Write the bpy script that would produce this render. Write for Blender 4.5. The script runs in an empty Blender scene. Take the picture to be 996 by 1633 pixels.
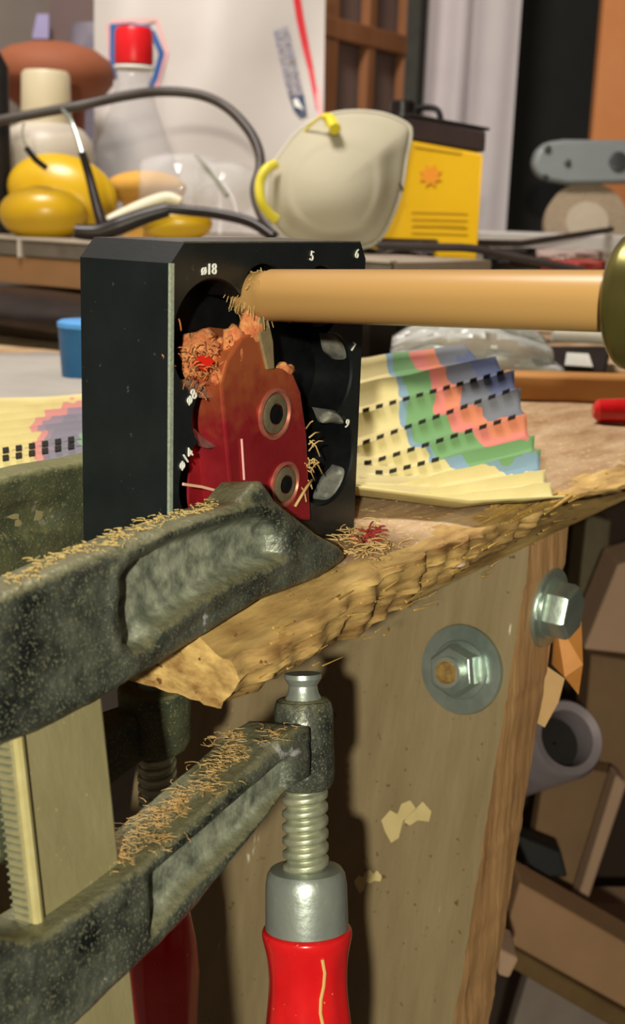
import bpy, math, random
from mathutils import Vector, Matrix, noise
random.seed(7)
scene = bpy.context.scene
COL = scene.collection
PI = math.pi

# ---------------------------------------------------------------- camera
EYE = Vector((0.0, 0.0, 0.9205))          # the bench top is at z = 0.80
F = 1935.0                                 # focal length in pixels of a 996 x 1633 frame
PITCH, ROLL, AZ = math.radians(14), math.radians(2), math.radians(35)
FW = Vector((math.cos(AZ)*math.cos(PITCH), math.sin(AZ)*math.cos(PITCH), -math.sin(PITCH)))
_r0 = Vector((math.sin(AZ), -math.cos(AZ), 0)); _u0 = _r0.cross(FW)
RT = _r0*math.cos(ROLL) + _u0*math.sin(ROLL)
UP = -_r0*math.sin(ROLL) + _u0*math.cos(ROLL)
cam_data = bpy.data.cameras.new('camera'); cam = bpy.data.objects.new('camera', cam_data); COL.objects.link(cam)
cam_data.sensor_fit = 'HORIZONTAL'; cam_data.sensor_width = 36.0; cam_data.lens = F*36.0/996.0
cam_data.clip_start = 0.01; cam_data.clip_end = 50
M3 = Matrix((RT, UP, -FW)).transposed()
cam.matrix_world = Matrix.Translation(EYE) @ M3.to_4x4()
cam_data.dof.use_dof = True; cam_data.dof.focus_distance = 0.42; cam_data.dof.aperture_fstop = 28
scene.camera = cam

# ---------------------------------------------------------------- light and exposure
vs = scene.view_settings
vs.view_transform = 'Standard'; vs.look = 'None'; vs.gamma = 1.0; vs.exposure = 0.0; vs.use_curve_mapping = False
world = bpy.data.worlds.new('world'); scene.world = world; world.use_nodes = True
world.node_tree.nodes['Background'].inputs[0].default_value = (1.0, 0.86, 0.74, 1)
world.node_tree.nodes['Background'].inputs[1].default_value = 0.62
def area(name, loc, target, size, power, col):
    l = bpy.data.lights.new(name, 'AREA'); l.shape = 'DISK'; l.size = size; l.energy = power; l.color = col
    o = bpy.data.objects.new(name, l); COL.objects.link(o); o.location = loc
    o.rotation_euler = (Vector(target)-Vector(loc)).to_track_quat('-Z', 'Y').to_euler(); return o
LAMP = EYE - RT*0.066 + UP*0.024 - FW*0.50          # a small work lamp held behind and left of the camera
area('work_lamp', LAMP, EYE+FW*0.5-UP*0.05, 0.028, 11.6, (1.0, 0.95, 0.76))
area('ceiling_lamp', (0.35, 0.75, 2.35), (0.9, 0.7, 0.8), 0.55, 36, (1.0, 0.92, 0.86))

# ---------------------------------------------------------------- placing helpers: where a line of sight meets a real plane
def ray(px, py): return FW + RT*((px-498)/F) - UP*((py-816.5)/F)
def atd(px, py, D): return EYE + ray(px, py)*D
def onz(px, py, z): d = ray(px, py); return EYE + d*((z-EYE.z)/d.z)
def ony(px, py, y): d = ray(px, py); return EYE + d*(y/d.y)
def onx(px, py, x): d = ray(px, py); return EYE + d*(x/d.x)
TOP = 0.80
def lerp(a, b, t): return a+(b-a)*t
def sstep(t): t = max(0.0, min(1.0, t)); return t*t*(3-2*t)
def interp(pts, x):
    if x <= pts[0][0]: return pts[0][1]
    for (x0, y0), (x1, y1) in zip(pts, pts[1:]):
        if x <= x1: return lerp(y0, y1, (x-x0)/(x1-x0) if x1 > x0 else 1)
    return pts[-1][1]
def ns(p, s, seed=0): return noise.noise(Vector((p[0]*s+seed*13.1, p[1]*s+seed*7.7, p[2]*s)))

# ---------------------------------------------------------------- mesh builder
class MB:
    def __init__(s): s.v = []; s.f = []; s.m = []; s.film = {}
    def add(s, vs_, fs_, mi=0):
        o = len(s.v); s.v += [tuple(p) for p in vs_]; s.f += [tuple(i+o for i in f) for f in fs_]; s.m += [mi]*len(fs_); return s
    def box(s, c, size, R=None, mi=0):
        c = Vector(c); x, y, z = [k/2 for k in size]
        pts = [Vector((a*x, b*y, d*z)) for a in (-1, 1) for b in (-1, 1) for d in (-1, 1)]
        if R: pts = [R @ p for p in pts]
        return s.add([c+p for p in pts], [(0,1,3,2),(4,6,7,5),(0,4,5,1),(2,3,7,6),(0,2,6,4),(1,5,7,3)], mi)
    def hexa(s, a, b, mi=0):     # two quads of four points
        return s.add(list(a)+list(b), [(3,2,1,0),(4,5,6,7),(0,1,5,4),(1,2,6,5),(2,3,7,6),(3,0,4,7)], mi)
    def prism(s, pts, off, mi=0):
        n = len(pts); pts = [Vector(p) for p in pts]; off = Vector(off)
        return s.add(pts+[p+off for p in pts], [tuple(range(n-1, -1, -1)), tuple(range(n, 2*n))]+[(i, (i+1) % n, n+(i+1) % n, n+i) for i in range(n)], mi)
    def lathe(s, prof, o, ax, n=40, mi=0, cap=True, side=None, jit=0):
        o = Vector(o); ax = Vector(ax).normalized()
        a = Vector(side).normalized() if side else ax.orthogonal().normalized()
        a = (a-ax*a.dot(ax)).normalized(); b = ax.cross(a); V = []; Fc = []
        for r, h in prof:
            for i in range(n):
                t = 2*PI*i/n; V.append(o+ax*h+(a*math.cos(t)+b*math.sin(t))*r)
        for j in range(len(prof)-1):
            for i in range(n):
                k = (i+1) % n; Fc.append((j*n+i, j*n+k, (j+1)*n+k, (j+1)*n+i))
        if cap: Fc.append(tuple(range(n-1, -1, -1))); Fc.append(tuple(range((len(prof)-1)*n, len(prof)*n)))
        return s.add(V, Fc, mi)
    def tube(s, pts, r, n=10, mi=0, closed=False):
        pts = [Vector(p) for p in pts]; N = len(pts); V = []; Fc = []; prev = None
        for i, p in enumerate(pts):
            t = (pts[min(i+1, N-1)]-pts[max(i-1, 0)]).normalized()
            a = prev if prev else t.orthogonal().normalized()
            a = (a-t*a.dot(t)); a = a.normalized() if a.length > 1e-6 else t.orthogonal().normalized(); prev = a; b = t.cross(a)
            rr = r(i/(N-1)) if callable(r) else r
            V += [p+(a*math.cos(2*PI*k/n)+b*math.sin(2*PI*k/n))*rr for k in range(n)]
        for i in range(N-1):
            for k in range(n):
                q = (k+1) % n; Fc.append((i*n+k, i*n+q, (i+1)*n+q, (i+1)*n+k))
        Fc.append(tuple(range(n-1, -1, -1))); Fc.append(tuple(range((N-1)*n, N*n)))
        return s.add(V, Fc, mi)
    def grid(s, fn, nu, nv, mi=0, wrap=False):
        V = [fn(i/nu, j/nv) for i in range(nu+1) for j in range(nv+1)]
        w = nv+1; return s.add(V, [(i*w+j, (i+1)*w+j, (i+1)*w+j+1, i*w+j+1) for i in range(nu) for j in range(nv)], mi)
    def slab(s, fn, gn, nu, nv, mi=0):      # closed sheet between surface fn and surface gn
        o = len(s.v); w = nv+1; K = (nu+1)*w
        s.grid(fn, nu, nv, mi)
        V = [gn(i/nu, j/nv) for i in range(nu+1) for j in range(nv+1)]
        s.add(V, [(i*w+j, i*w+j+1, (i+1)*w+j+1, (i+1)*w+j) for i in range(nu) for j in range(nv)], mi)
        rim = [i*w for i in range(nu)]+[nu*w+j for j in range(nv)]+[i*w+nv for i in range(nu, 0, -1)]+[j for j in range(nv, 0, -1)]
        fs = [(o+a, o+K+a, o+K+b, o+b) for a, b in zip(rim, rim[1:]+rim[:1])]
        s.f += [tuple(reversed(q)) for q in fs]; s.m += [mi]*len(fs); return s

def abs_loc(p):
    v = Vector((0, 0, 0))
    while p: v += p.location; p = p.parent
    return v
def obj(name, mb, mats, parent=None, smooth=True, bevel=0, sub=0, ang=40, loc=None, solid=0):
    me = bpy.data.meshes.new(name)
    if not parent and loc is None:
        xs = [p[0] for p in mb.v]; ys = [p[1] for p in mb.v]; zs = [p[2] for p in mb.v]
        loc = ((min(xs)+max(xs))/2, (min(ys)+max(ys))/2, min(zs))
    off = abs_loc(parent) if parent else Vector(loc)
    me.from_pydata([(p[0]-off.x, p[1]-off.y, p[2]-off.z) for p in mb.v], [], mb.f)
    mats = mats if isinstance(mats, (list, tuple)) else [mats]
    for m in mats: me.materials.append(m)
    for p, mi in zip(me.polygons, mb.m): p.material_index = mi; p.use_smooth = smooth
    o = bpy.data.objects.new(name, me); COL.objects.link(o); o.location = (0, 0, 0) if parent else off
    if parent: o.parent = parent
    if mb.film:
        at = me.attributes.new('film', 'FLOAT', 'POINT')
        for k, v in mb.film.items(): at.data[k].value = v
    me.update()
    if smooth and ang < 180: me.set_sharp_from_angle(angle=math.radians(ang))
    if solid: md = o.modifiers.new('s', 'SOLIDIFY'); md.thickness = solid
    if bevel:
        md = o.modifiers.new('b', 'BEVEL'); md.width = bevel; md.segments = 2; md.limit_method = 'ANGLE'; md.angle_limit = math.radians(30)
    if sub: md = o.modifiers.new('u', 'SUBSURF'); md.levels = sub; md.render_levels = sub
    return o
def thing(name, label, cat, loc, group=None):
    o = bpy.data.objects.new(name, None); COL.objects.link(o); o.location = loc; o.empty_display_size = .02
    return tag(o, label, cat, group)
def tag(o, label=None, cat=None, group=None, kind=None):
    if label: o['label'] = label
    if cat: o['category'] = cat
    if group: o['group'] = group
    if kind: o['kind'] = kind
    return o
def text_mesh(mb, s, origin, right, up, size, depth=0.0002, mi=0, align='CENTER', bold=0):
    cu = bpy.data.curves.new('t', 'FONT'); cu.body = s; cu.size = size; cu.align_x = align; cu.align_y = 'CENTER'; cu.extrude = depth; cu.resolution_u = 3; cu.offset = bold
    to = bpy.data.objects.new('t', cu); me = bpy.data.meshes.new_from_object(to)
    right = Vector(right).normalized(); up = Vector(up).normalized(); nn = right.cross(up)
    mb.add([Vector(origin)+right*v.co.x+up*v.co.y+nn*v.co.z for v in me.vertices], [tuple(p.vertices) for p in me.polygons], mi)
    bpy.data.objects.remove(to); bpy.data.curves.remove(cu); bpy.data.meshes.remove(me)

# ---------------------------------------------------------------- materials
def lin(c):
    if isinstance(c, str): c = tuple(int(c[i:i+2], 16)/255 for i in (0, 2, 4))
    return tuple((k/12.92 if k <= .04045 else ((k+.055)/1.055)**2.4) for k in c)+(1,)
def mat(name, cols, rough=.6, metal=0.0, scale=30, stretch=(1, 1, 1), rot=(0, 0, 0), bump=0.0, bscale=None, detail=5, spec=.4, dust=None, dustc='b9a878',
        speck=None, speckc='c8b888', speck_scale=900, coat=0, trans=0, alpha=1, ior=1.45, wave=False, sss=0):
    m = bpy.data.materials.new(name); m.use_nodes = True; nt = m.node_tree; N = nt.nodes; L = nt.links
    b = N['Principled BSDF']; b.inputs['Roughness'].default_value = rough; b.inputs['Metallic'].default_value = metal
    b.inputs['Specular IOR Level'].default_value = spec; b.inputs['Coat Weight'].default_value = coat
    b.inputs['Transmission Weight'].default_value = trans; b.inputs['Alpha'].default_value = alpha; b.inputs['IOR'].default_value = ior
    tc = N.new('ShaderNodeTexCoord'); mp = N.new('ShaderNodeMapping'); L.new(tc.outputs['Object'], mp.inputs[0])
    mp.inputs['Scale'].default_value = stretch; mp.inputs['Rotation'].default_value = rot
    cols = cols if isinstance(cols, (list, tuple)) else [cols]
    nz = N.new('ShaderNodeTexNoise'); nz.inputs['Scale'].default_value = scale; nz.inputs['Detail'].default_value = detail; nz.inputs['Roughness'].default_value = .6
    L.new(mp.outputs[0], nz.inputs['Vector']); out = None
    if len(cols) > 1:
        cr = N.new('ShaderNodeValToRGB'); L.new(nz.outputs[0], cr.inputs[0]); e = cr.color_ramp.elements
        n = len(cols)
        for i, c in enumerate(cols):
            pos = .32+.36*i/(n-1)
            el = e[0] if i == 0 else (e[1] if i == n-1 else e.new(pos))
            el.position = pos; el.color = lin(c)
        out = cr.outputs[0]
    else:
        rgb = N.new('ShaderNodeRGB'); rgb.outputs[0].default_value = lin(cols[0]); out = rgb.outputs[0]
    def mixin(fac, c):
        nonlocal out
        mx = N.new('ShaderNodeMix'); mx.data_type = 'RGBA'; L.new(fac, mx.inputs[0]); L.new(out, mx.inputs[6]); mx.inputs[7].default_value = lin(c); out = mx.outputs[2]
    if speck:
        n2 = N.new('ShaderNodeTexNoise'); n2.inputs['Scale'].default_value = speck_scale; n2.inputs['Detail'].default_value = 3; L.new(tc.outputs['Object'], n2.inputs['Vector'])
        r2 = N.new('ShaderNodeMapRange'); r2.inputs[1].default_value = 1-speck; r2.inputs[2].default_value = 1-speck+.07; L.new(n2.outputs[0], r2.inputs[0]); mixin(r2.outputs[0], speckc)
    if dust:      # sawdust that has settled on faces that look up
        g = N.new('ShaderNodeNewGeometry'); sx = N.new('ShaderNodeSeparateXYZ'); L.new(g.outputs['Normal'], sx.inputs[0])
        n3 = N.new('ShaderNodeTexNoise'); n3.inputs['Scale'].default_value = 420; n3.inputs['Detail'].default_value = 6; L.new(tc.outputs['Object'], n3.inputs['Vector'])
        ad = N.new('ShaderNodeMath'); ad.operation = 'MULTIPLY_ADD'; L.new(n3.outputs[0], ad.inputs[0]); ad.inputs[1].default_value = 1.3; L.new(sx.outputs[2], ad.inputs[2])
        r3 = N.new('ShaderNodeMapRange'); r3.inputs[1].default_value = 1.0; r3.inputs[2].default_value = 1.55; r3.inputs[4].default_value = dust; L.new(ad.outputs[0], r3.inputs[0]); mixin(r3.outputs[0], dustc)
    L.new(out, b.inputs['Base Color'])
    if bump:
        bp = N.new('ShaderNodeBump'); bp.inputs['Strength'].default_value = bump; bp.inputs['Distance'].default_value = .001
        nb = N.new('ShaderNodeTexNoise'); nb.inputs['Scale'].default_value = bscale or scale*2; nb.inputs['Detail'].default_value = 6; L.new(mp.outputs[0], nb.inputs['Vector'])
        L.new(nb.outputs[0], bp.inputs['Height']); L.new(bp.outputs[0], b.inputs['Normal'])
    return m
def principled(m): return m.node_tree.nodes['Principled BSDF']

M_blackanod = mat('black anodised metal', ['181d1f', '1e2426'], .30, .25, 60, spec=.6, bump=.04, bscale=900, speck=.30, speckc='4a5550', speck_scale=500)
M_edge = mat('pale bevel edge', ['8f9a8a', 'b4beac'], .4, .3, 900)
M_bore = mat('darker black bore', ['0a0b0c', '141618'], .45, .3, 200)  # bore walls and screw sockets coloured darker than the body
M_bright = mat('machined rim', ['8a8c86', 'b4b4aa'], .3, .7, 300)
M_red = mat('red anodised metal', ['8c1c26', 'a22a32'], .36, .45, 70, dust=.85, dustc='c86a48', bump=.05, bscale=700)
def dusttop(m, z0, z1, col):
    nt = m.node_tree; N = nt.nodes; L = nt.links; b = principled(m); src = b.inputs['Base Color'].links[0].from_socket
    tc = N.new('ShaderNodeTexCoord'); sx = N.new('ShaderNodeSeparateXYZ'); L.new(tc.outputs['Object'], sx.inputs[0])
    n = N.new('ShaderNodeTexNoise'); n.inputs['Scale'].default_value = 180; n.inputs['Detail'].default_value = 8; L.new(tc.outputs['Object'], n.inputs['Vector'])
    ad = N.new('ShaderNodeMath'); ad.operation = 'MULTIPLY_ADD'; L.new(n.outputs[0], ad.inputs[0]); ad.inputs[1].default_value = .035; L.new(sx.outputs[2], ad.inputs[2])
    mr = N.new('ShaderNodeMapRange'); mr.inputs[1].default_value = z0; mr.inputs[2].default_value = z1; mr.inputs[4].default_value = .8; L.new(ad.outputs[0], mr.inputs[0])
    mx = N.new('ShaderNodeMix'); mx.data_type = 'RGBA'; L.new(mr.outputs[0], mx.inputs[0]); L.new(src, mx.inputs[6]); mx.inputs[7].default_value = lin(col); L.new(mx.outputs[2], b.inputs['Base Color'])
dusttop(M_red, .066, .088, 'b8683c')
M_steel = mat('zinc plated steel', ['a4aea8', 'c2cac0', 'b2bab0'], .34, .7, 120, bump=.12, bscale=500)
M_steeldull = mat('dull screw steel', ['949a84', 'b8ba9e'], .42, .6, 200, bump=.1, bscale=600)
M_cast = mat('black painted casting with sawdust', ['151a1b', '20262a', '2b302e', '5c6056'], .40, .25, 80, bump=.55, bscale=420, speck=.44, speckc='6d6d58', speck_scale=1300, dust=.5, dustc='8d8a66')
def film(m, c1, c2, sc):       # a thin film of sawdust caught in the cast recesses (stored per vertex)
    nt = m.node_tree; N = nt.nodes; L = nt.links; b = principled(m); src = b.inputs['Base Color'].links[0].from_socket
    a = N.new('ShaderNodeAttribute'); a.attribute_name = 'film'; tc = N.new('ShaderNodeTexCoord')
    n = N.new('ShaderNodeTexNoise'); n.inputs['Scale'].default_value = sc; n.inputs['Detail'].default_value = 8; L.new(tc.outputs['Object'], n.inputs['Vector'])
    cr = N.new('ShaderNodeValToRGB'); cr.color_ramp.elements[0].position = .35; cr.color_ramp.elements[1].position = .7
    cr.color_ramp.elements[0].color = lin(c1); cr.color_ramp.elements[1].color = lin(c2); L.new(n.outputs[0], cr.inputs[0])
    mu = N.new('ShaderNodeMath'); mu.operation = 'MULTIPLY'; L.new(a.outputs['Fac'], mu.inputs[0]); mu.inputs[1].default_value = .85
    mx = N.new('ShaderNodeMix'); mx.data_type = 'RGBA'; L.new(mu.outputs[0], mx.inputs[0]); L.new(src, mx.inputs[6]); L.new(cr.outputs[0], mx.inputs[7]); L.new(mx.outputs[2], b.inputs['Base Color'])
film(M_cast, '60665a', 'a8ac98', 200)
M_castrear = mat('dusty green grey casting', ['33392c', '484c38', '55583f'], .6, .15, 90, bump=.5, bscale=380, speck=.42, speckc='6f6d4c', speck_scale=1000, dust=.6, dustc='7d7a50')
M_bar = mat('worn steel bar', ['8f8664', 'a0966e', '827a58'], .6, .1, 60, stretch=(1, 1, .4), bump=.2, bscale=300, speck=.3, speckc='aea67e')
M_handle = mat('red plastic', ['c01418', 'd01c1e'], .22, 0, 60, spec=.5, coat=.4, speck=.30, speckc='d8a070', speck_scale=420)
M_post = mat('weathered plank', ['7a6a4c', 'a0906a', 'b8a880', '98886a', 'b6a684', '88785a'], .78, 0, 46, stretch=(1.6, 1.6, .10), bump=.8, bscale=80, speck=.33, speckc='5c4a30', speck_scale=240, detail=8)
M_postedge = mat('sawn plank edge', ['8a6440', 'b08254', '976c46', 'c49a68'], .8, 0, 30, stretch=(4, 4, .35), bump=.7, bscale=70, detail=8)
M_patch = mat('fresh chipped wood', ['b8a673', 'c6b480'], .8, 0, 60)
M_top = mat('dusty bench top', ['8f6c44', 'b0905e', 'bca078', 'a2835c', 'c0a684'], .85, 0, 42, stretch=(.35, 1.4, 1), bump=1.0, bscale=130, detail=9, speck=.38, speckc='d6bc8c', speck_scale=350)
M_topedge = mat('broken board edge', ['6a4620', 'a67a3a', 'c69c50', 'a07434', 'd6b470'], .85, 0, 60, stretch=(.28, 1.2, 2.4), bump=1.0, bscale=90, detail=9, speck=.33, speckc='6a4420', speck_scale=260)
M_dowel = mat('beech dowel', ['a37e4c', 'b48e5a', 'aa8650'], .36, 0, 14, stretch=(1, .12, 1), bump=.08, spec=.35)
M_shave = mat('pale wood shavings', ['c8aa74', 'd8c090', 'b08c54'], .8, 0, 200)
M_shavered = mat('orange sawdust', ['b85a38', 'd07a4c', 'c89058'], .9, 0, 500, bump=.6, bscale=700)
M_brass = mat('olive bronze chuck', ['6a6438', '8a8450', '77703f'], .3, .8, 60)
M_white = mat('white print', 'e8e8e0', .6)
M_black = mat('matt black', ['121212', '1c1a18'], .6, 0, 40)
M_blackplastic = mat('black rubbery plastic', ['1a1412', '241c1a'], .35, 0, 40)

def ring_paper():
    m = mat('printed cream paper', ['c8bc86', 'd2c898', 'beb07a'], .7, 0, 40, bump=.3, bscale=120)
    nt = m.node_tree; N = nt.nodes; L = nt.links; b = principled(m); src = b.inputs['Base Color'].links[0].from_socket
    uv = N.new('ShaderNodeUVMap'); cur = src
    for cx, cy, sx in ((.985, .10, 1.0), (.26, .46, .22)):
        sub = N.new('ShaderNodeVectorMath'); sub.operation = 'SUBTRACT'; L.new(uv.outputs[0], sub.inputs[0]); sub.inputs[1].default_value = (cx, cy, 0)
        sc_ = N.new('ShaderNodeVectorMath'); sc_.operation = 'MULTIPLY'; L.new(sub.outputs[0], sc_.inputs[0]); sc_.inputs[1].default_value = (1, sx, 1)
        nz = N.new('ShaderNodeTexNoise'); nz.inputs['Scale'].default_value = 14; L.new(uv.outputs[0], nz.inputs['Vector'])
        ln = N.new('ShaderNodeVectorMath'); ln.operation = 'LENGTH'; L.new(sc_.outputs[0], ln.inputs[0])
        ad = N.new('ShaderNodeMath'); ad.operation = 'MULTIPLY_ADD'; L.new(nz.outputs[0], ad.inputs[0]); ad.inputs[1].default_value = .09; L.new(ln.outputs['Value'], ad.inputs[2])
        cr = N.new('ShaderNodeValToRGB'); cr.color_ramp.interpolation = 'CONSTANT'; e = cr.color_ramp.elements
        st = [(0, '3a4f80'), (.13, '505a70'), (.20, 'c06a50'), (.245, 'c46664'), (.285, '4f8856'), (.37, '5f86a0'), (.395, 'd8cc96')] if cx > .5 else [(0, '6f9a84'), (.055, '6c6a86'), (.11, '80708c'), (.125, 'c07a80'), (.14, 'd8cc96')]
        e[0].position = 0; e[0].color = lin(st[0][1]); e[1].position = st[1][0]; e[1].color = lin(st[1][1])
        for p, c in st[2:]: q = e.new(p); q.color = lin(c)
        L.new(ad.outputs[0], cr.inputs[0])
        lt = N.new('ShaderNodeMath'); lt.operation = 'LESS_THAN'; L.new(ad.outputs[0], lt.inputs[0]); lt.inputs[1].default_value = st[-1][0]
        fc = N.new('ShaderNodeMath'); fc.operation = 'MULTIPLY'; L.new(lt.outputs[0], fc.inputs[0]); fc.inputs[1].default_value = .88
        mx = N.new('ShaderNodeMix'); mx.data_type = 'RGBA'; L.new(fc.outputs[0], mx.inputs[0]); L.new(cur, mx.inputs[6]); L.new(cr.outputs[0], mx.inputs[7]); cur = mx.outputs[2]
    L.new(cur, b.inputs['Base Color']); return m
M_paper = ring_paper()

# ================================================================ THE ROOM
def struct(name, mb, m, **k): o = obj(name, mb, m, smooth=False, **k); o['kind'] = 'structure'; return o
M_wall = mat('grey plaster wall', ['8a8078', '978c84'], .9, 0, 6, bump=.2, bscale=60)
M_floor = mat('dusty concrete floor', ['5c5047', '6d6055', '51473f'], .9, 0, 8, bump=.3, bscale=60)
M_frame = mat('varnished brown window wood', ['a06a44', 'b27a52'], .55, 0, 20, stretch=(1, 1, .2))
M_pane = mat('dusky window pane', ['927a76', 'a08a88', '887870'], .25, 0, 4)
M_whitepaint = mat('white paint', ['d2cacc', 'dad3d4'], .7, 0, 8)
M_doorshade = mat('black door opening', ['121312', '191b19'], .7, 0, 8)
M_orange = mat('orange varnished wood', ['dc8c50', 'e89c64'], .5, 0, 6)
WY, WX = 1.42, 2.55
struct('floor', MB().box((1.2, .2, -.03), (4.6, 3.6, .06)), M_floor)
struct('ceiling', MB().box((1.2, .2, 2.55), (4.6, 3.6, .06)), mat('ceiling paint', ['b8b0a4', 'c0b8ac'], .9))
struct('wall_left', MB().box((1.2, WY+.07, 1.25), (4.6, .10, 2.5)), M_wall)
struct('wall_back', MB().box((WX+.95, .2, 1.25), (.1, 3.4, 2.5)), M_wall)
struct('wall_right', MB().box((1.2, -1.55, 1.25), (4.6, .1, 2.5)), M_wall)
struct('wall_front', MB().box((-1.1, .2, 1.25), (.1, 3.4, 2.5)), M_wall)
# the shuttered window on the left wall: frame, mullions, panes
wa, wb = ony(512, 60, WY-.02), ony(660, 60, WY-.02)
w = struct('window_1', MB().box(((wa.x+wb.x)/2, WY+.01, 1.45), (wb.x-wa.x+.02, .012, 1.3)), M_pane, loc=(wa.x, WY, .8))
for i, px in enumerate((527, 592, 650)):
    p = ony(px, 60, WY-.02); obj('mullion', MB().box((p.x, WY-.012, 1.45), (.050 if i == 0 else .030, .022, 1.3)), M_frame, w, smooth=False, bevel=.004)
for zz in (.86, ony(600, 62, WY-.02).z, 1.42, 1.8):
    obj('cross_bar', MB().box(((wa.x+wb.x)/2, WY-.016, zz), (wb.x-wa.x, .02, .04)), M_frame, w, smooth=False, bevel=.004)
M_greendoor = mat('dark grey green door leaf', ['4a4a44', '565650'], .6)
d1a, d1b = ony(652, 60, WY-.03), ony(688, 60, WY-.03)
struct('trim_1', MB().box(((d1a.x+d1b.x)/2, WY-.03, 1.25), (d1b.x-d1a.x, .05, 2.46)), M_greendoor)
# white pilaster made of two soft white strips, then a black sheet as painted doorway shade, then an orange door
def column(name, pa, pb, D, m, th=.06, wav=0):
    a = atd(pa, 150, D); b = atd(pb, 150, D); d = (b-a); d.z = 0; L_ = d.length; d.normalize(); nrm = Vector((-d.y, d.x, 0))
    mb = MB()
    def fn(u, v):
        z = .01+v*2.48; return Vector((a.x, a.y, z))+d*(L_*u)+nrm*(wav*math.sin(u*9+math.sin(v*9)))
    mb.slab(fn, lambda u, v: fn(u, v)-nrm*th, 16, 24); return struct(name, mb, m)
column('trim_2', 674, 752, 2.35, M_whitepaint, .05, .012)
column('trim_3', 742, 815, 2.30, M_whitepaint, .05, .003)
column('doorway_shade_1', 790, 985, 2.42, M_doorshade, .03)
column('door_2', 944, 1060, 2.30, M_orange, .03)

# ================================================================ WORKBENCH
bench = thing('workbench', 'rough wooden workbench with a splintered front edge and a bolted plank leg', 'workbench', (.9, .7, 0))
EDGE_BOT = [(.2, .7745), (.262, .774)]
for px, py in ((400, 1125), (500, 1065), (600, 1010), (700, 945), (800, 890), (860, 850), (905, 806), (925, 797)):
    q = ony(px, py, .213); EDGE_BOT.append((q.x, q.z))
EDGE_BOT += [(.62, .790), (1.6, .788)]
X0, X1, Y0, Y1 = .264, 1.60, .213, 1.38
def top_z(x, y):
    z = TOP + .0006*ns((x, y, 0), 60)
    c = sstep((.345-x)/.07)*sstep((.236-y)/.018)          # crushed corner under the jaw
    e_ = sstep((.228-y)/.012)
    return z-.0085*c-e_*(.0016+.0014*ns((x*.5, y, 0), 160))
mb = MB()
xs_ = [X0+(.70-X0)*i/150 for i in range(151)]+[.70+(X1-.70)*i/20 for i in range(1, 21)]
ys_ = [Y0+(.36-Y0)*i/50 for i in range(51)]+[.36+(Y1-.36)*i/24 for i in range(1, 25)]
def ex(x, y):       # ragged outline of the top
    dy = .0035*ns((x, 0, 0), 90)+.0006*ns((x, 3, 0), 330) if y == Y0 else 0
    dx = .003*ns((0, y, 5), 70) if x == X0 else 0
    if y == Y0 and x > .50: dy += -.010*sstep((x-.50)/.05)
    return x+dx, y+dy
W_ = len(ys_); V = []
for x in xs_:
    for y in ys_: a, b = ex(x, y); V.append((a, b, top_z(x, y)))
FF = [(i*W_+j, (i+1)*W_+j, (i+1)*W_+j+1, i*W_+j+1) for i in range(len(xs_)-1) for j in range(W_-1)]
mb.add(V, FF, 0)
for n_, f_ in enumerate(FF):
    x, y = V[f_[0]][0], V[f_[0]][1]
    if y < .2205+.009*ns((x*.5, y, 0), 110)+.011*sstep((.37-x)/.06): mb.m[n_] = 1
def edge_strip(mb, n, rows, getp, mi):
    V = [getp(i, j) for i in range(n) for j in range(rows+1)]; w = rows+1
    mb.add(V, [(i*w+j, i*w+j+1, (i+1)*w+j+1, (i+1)*w+j) for i in range(n-1) for j in range(rows)], mi)
def fe(i, j, R=12):
    x = xs_[i]; a, b = ex(x, Y0); zt = top_z(x, Y0); zb = interp(EDGE_BOT, x)+.0012*ns((x, 1, 1), 120); t = j/R
    if j == 0: return (a, b, zt)
    z = lerp(zt, zb, t); amp = .0024 if x < .46 else .0012
    step = .0016*math.floor(3*t+.8*ns((x*.2, 0, 2), 60))*.6
    y = b-amp*abs(ns((x*.16, 0, z*1.9), 170))*1.5+step+.0010*ns((x*.35, 0, z), 420)+.0005*ns((x, 1, z), 900)-.003*sstep((.36-x)/.06)*math.sin(t*PI)
    return (a, y+.004*t*t, z)
edge_strip(mb, len(xs_), 12, fe, 1)
def le(i, j, R=8):
    y = ys_[len(ys_)-1-i]; a, b = ex(X0, y); t = j/R
    if j == 0: return (a, b, top_z(X0, y))
    if y == Y0:
        q = fe(0, round(j*12/R)); return q
    return (a-.003*abs(ns((0, y, t*.05), 120)), b, lerp(top_z(X0, y), interp(EDGE_BOT, X0), t))
edge_strip(mb, len(ys_), 8, le, 1)
zb = .776
mb.add([(X0+.004, Y0+.008, zb), (X1, Y0+.008, zb+.012), (X1, Y1, zb+.012), (X0+.004, Y1, zb)], [(3, 2, 1, 0)], 1)
mb.add([(X1, Y0, TOP), (X1, Y1, TOP), (X1, Y1, zb), (X1, Y0, zb)], [(3, 2, 1, 0)], 1)
obj('bench_top', mb, [M_top, M_topedge], bench, ang=60)
# splinters along the front edge
mb = MB()
for k in range(70):
    x = random.uniform(.27, .56); z = lerp(interp(EDGE_BOT, x), TOP, random.random()); L_ = random.uniform(.003, .012)
    y = Y0-.002+random.uniform(-.003, .002); r = random.uniform(.0002, .00055)
    d = Vector((1, random.uniform(-.18, .08), random.uniform(-.10, .10))).normalized()*L_
    mb.tube([Vector((x, y, z)), Vector((x, y, z))+d*.5, Vector((x, y, z))+d], lambda t, r=r: r*(1-.7*t), 4)
for k in range(26):      # longer pale slivers beside the leg
    p = onz(random.uniform(790, 925), random.uniform(785, 812), TOP+.001); L_ = random.uniform(.012, .035); r = random.uniform(.0005, .0012)
    d = Vector((-.95, random.uniform(-.1, .15), random.uniform(-.12, .05))).normalized()*L_; p.y = max(p.y, .208)
    mb.tube([p, p+d*.5, p+d], lambda t, r=r: r*(1-.6*t), 5)
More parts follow.
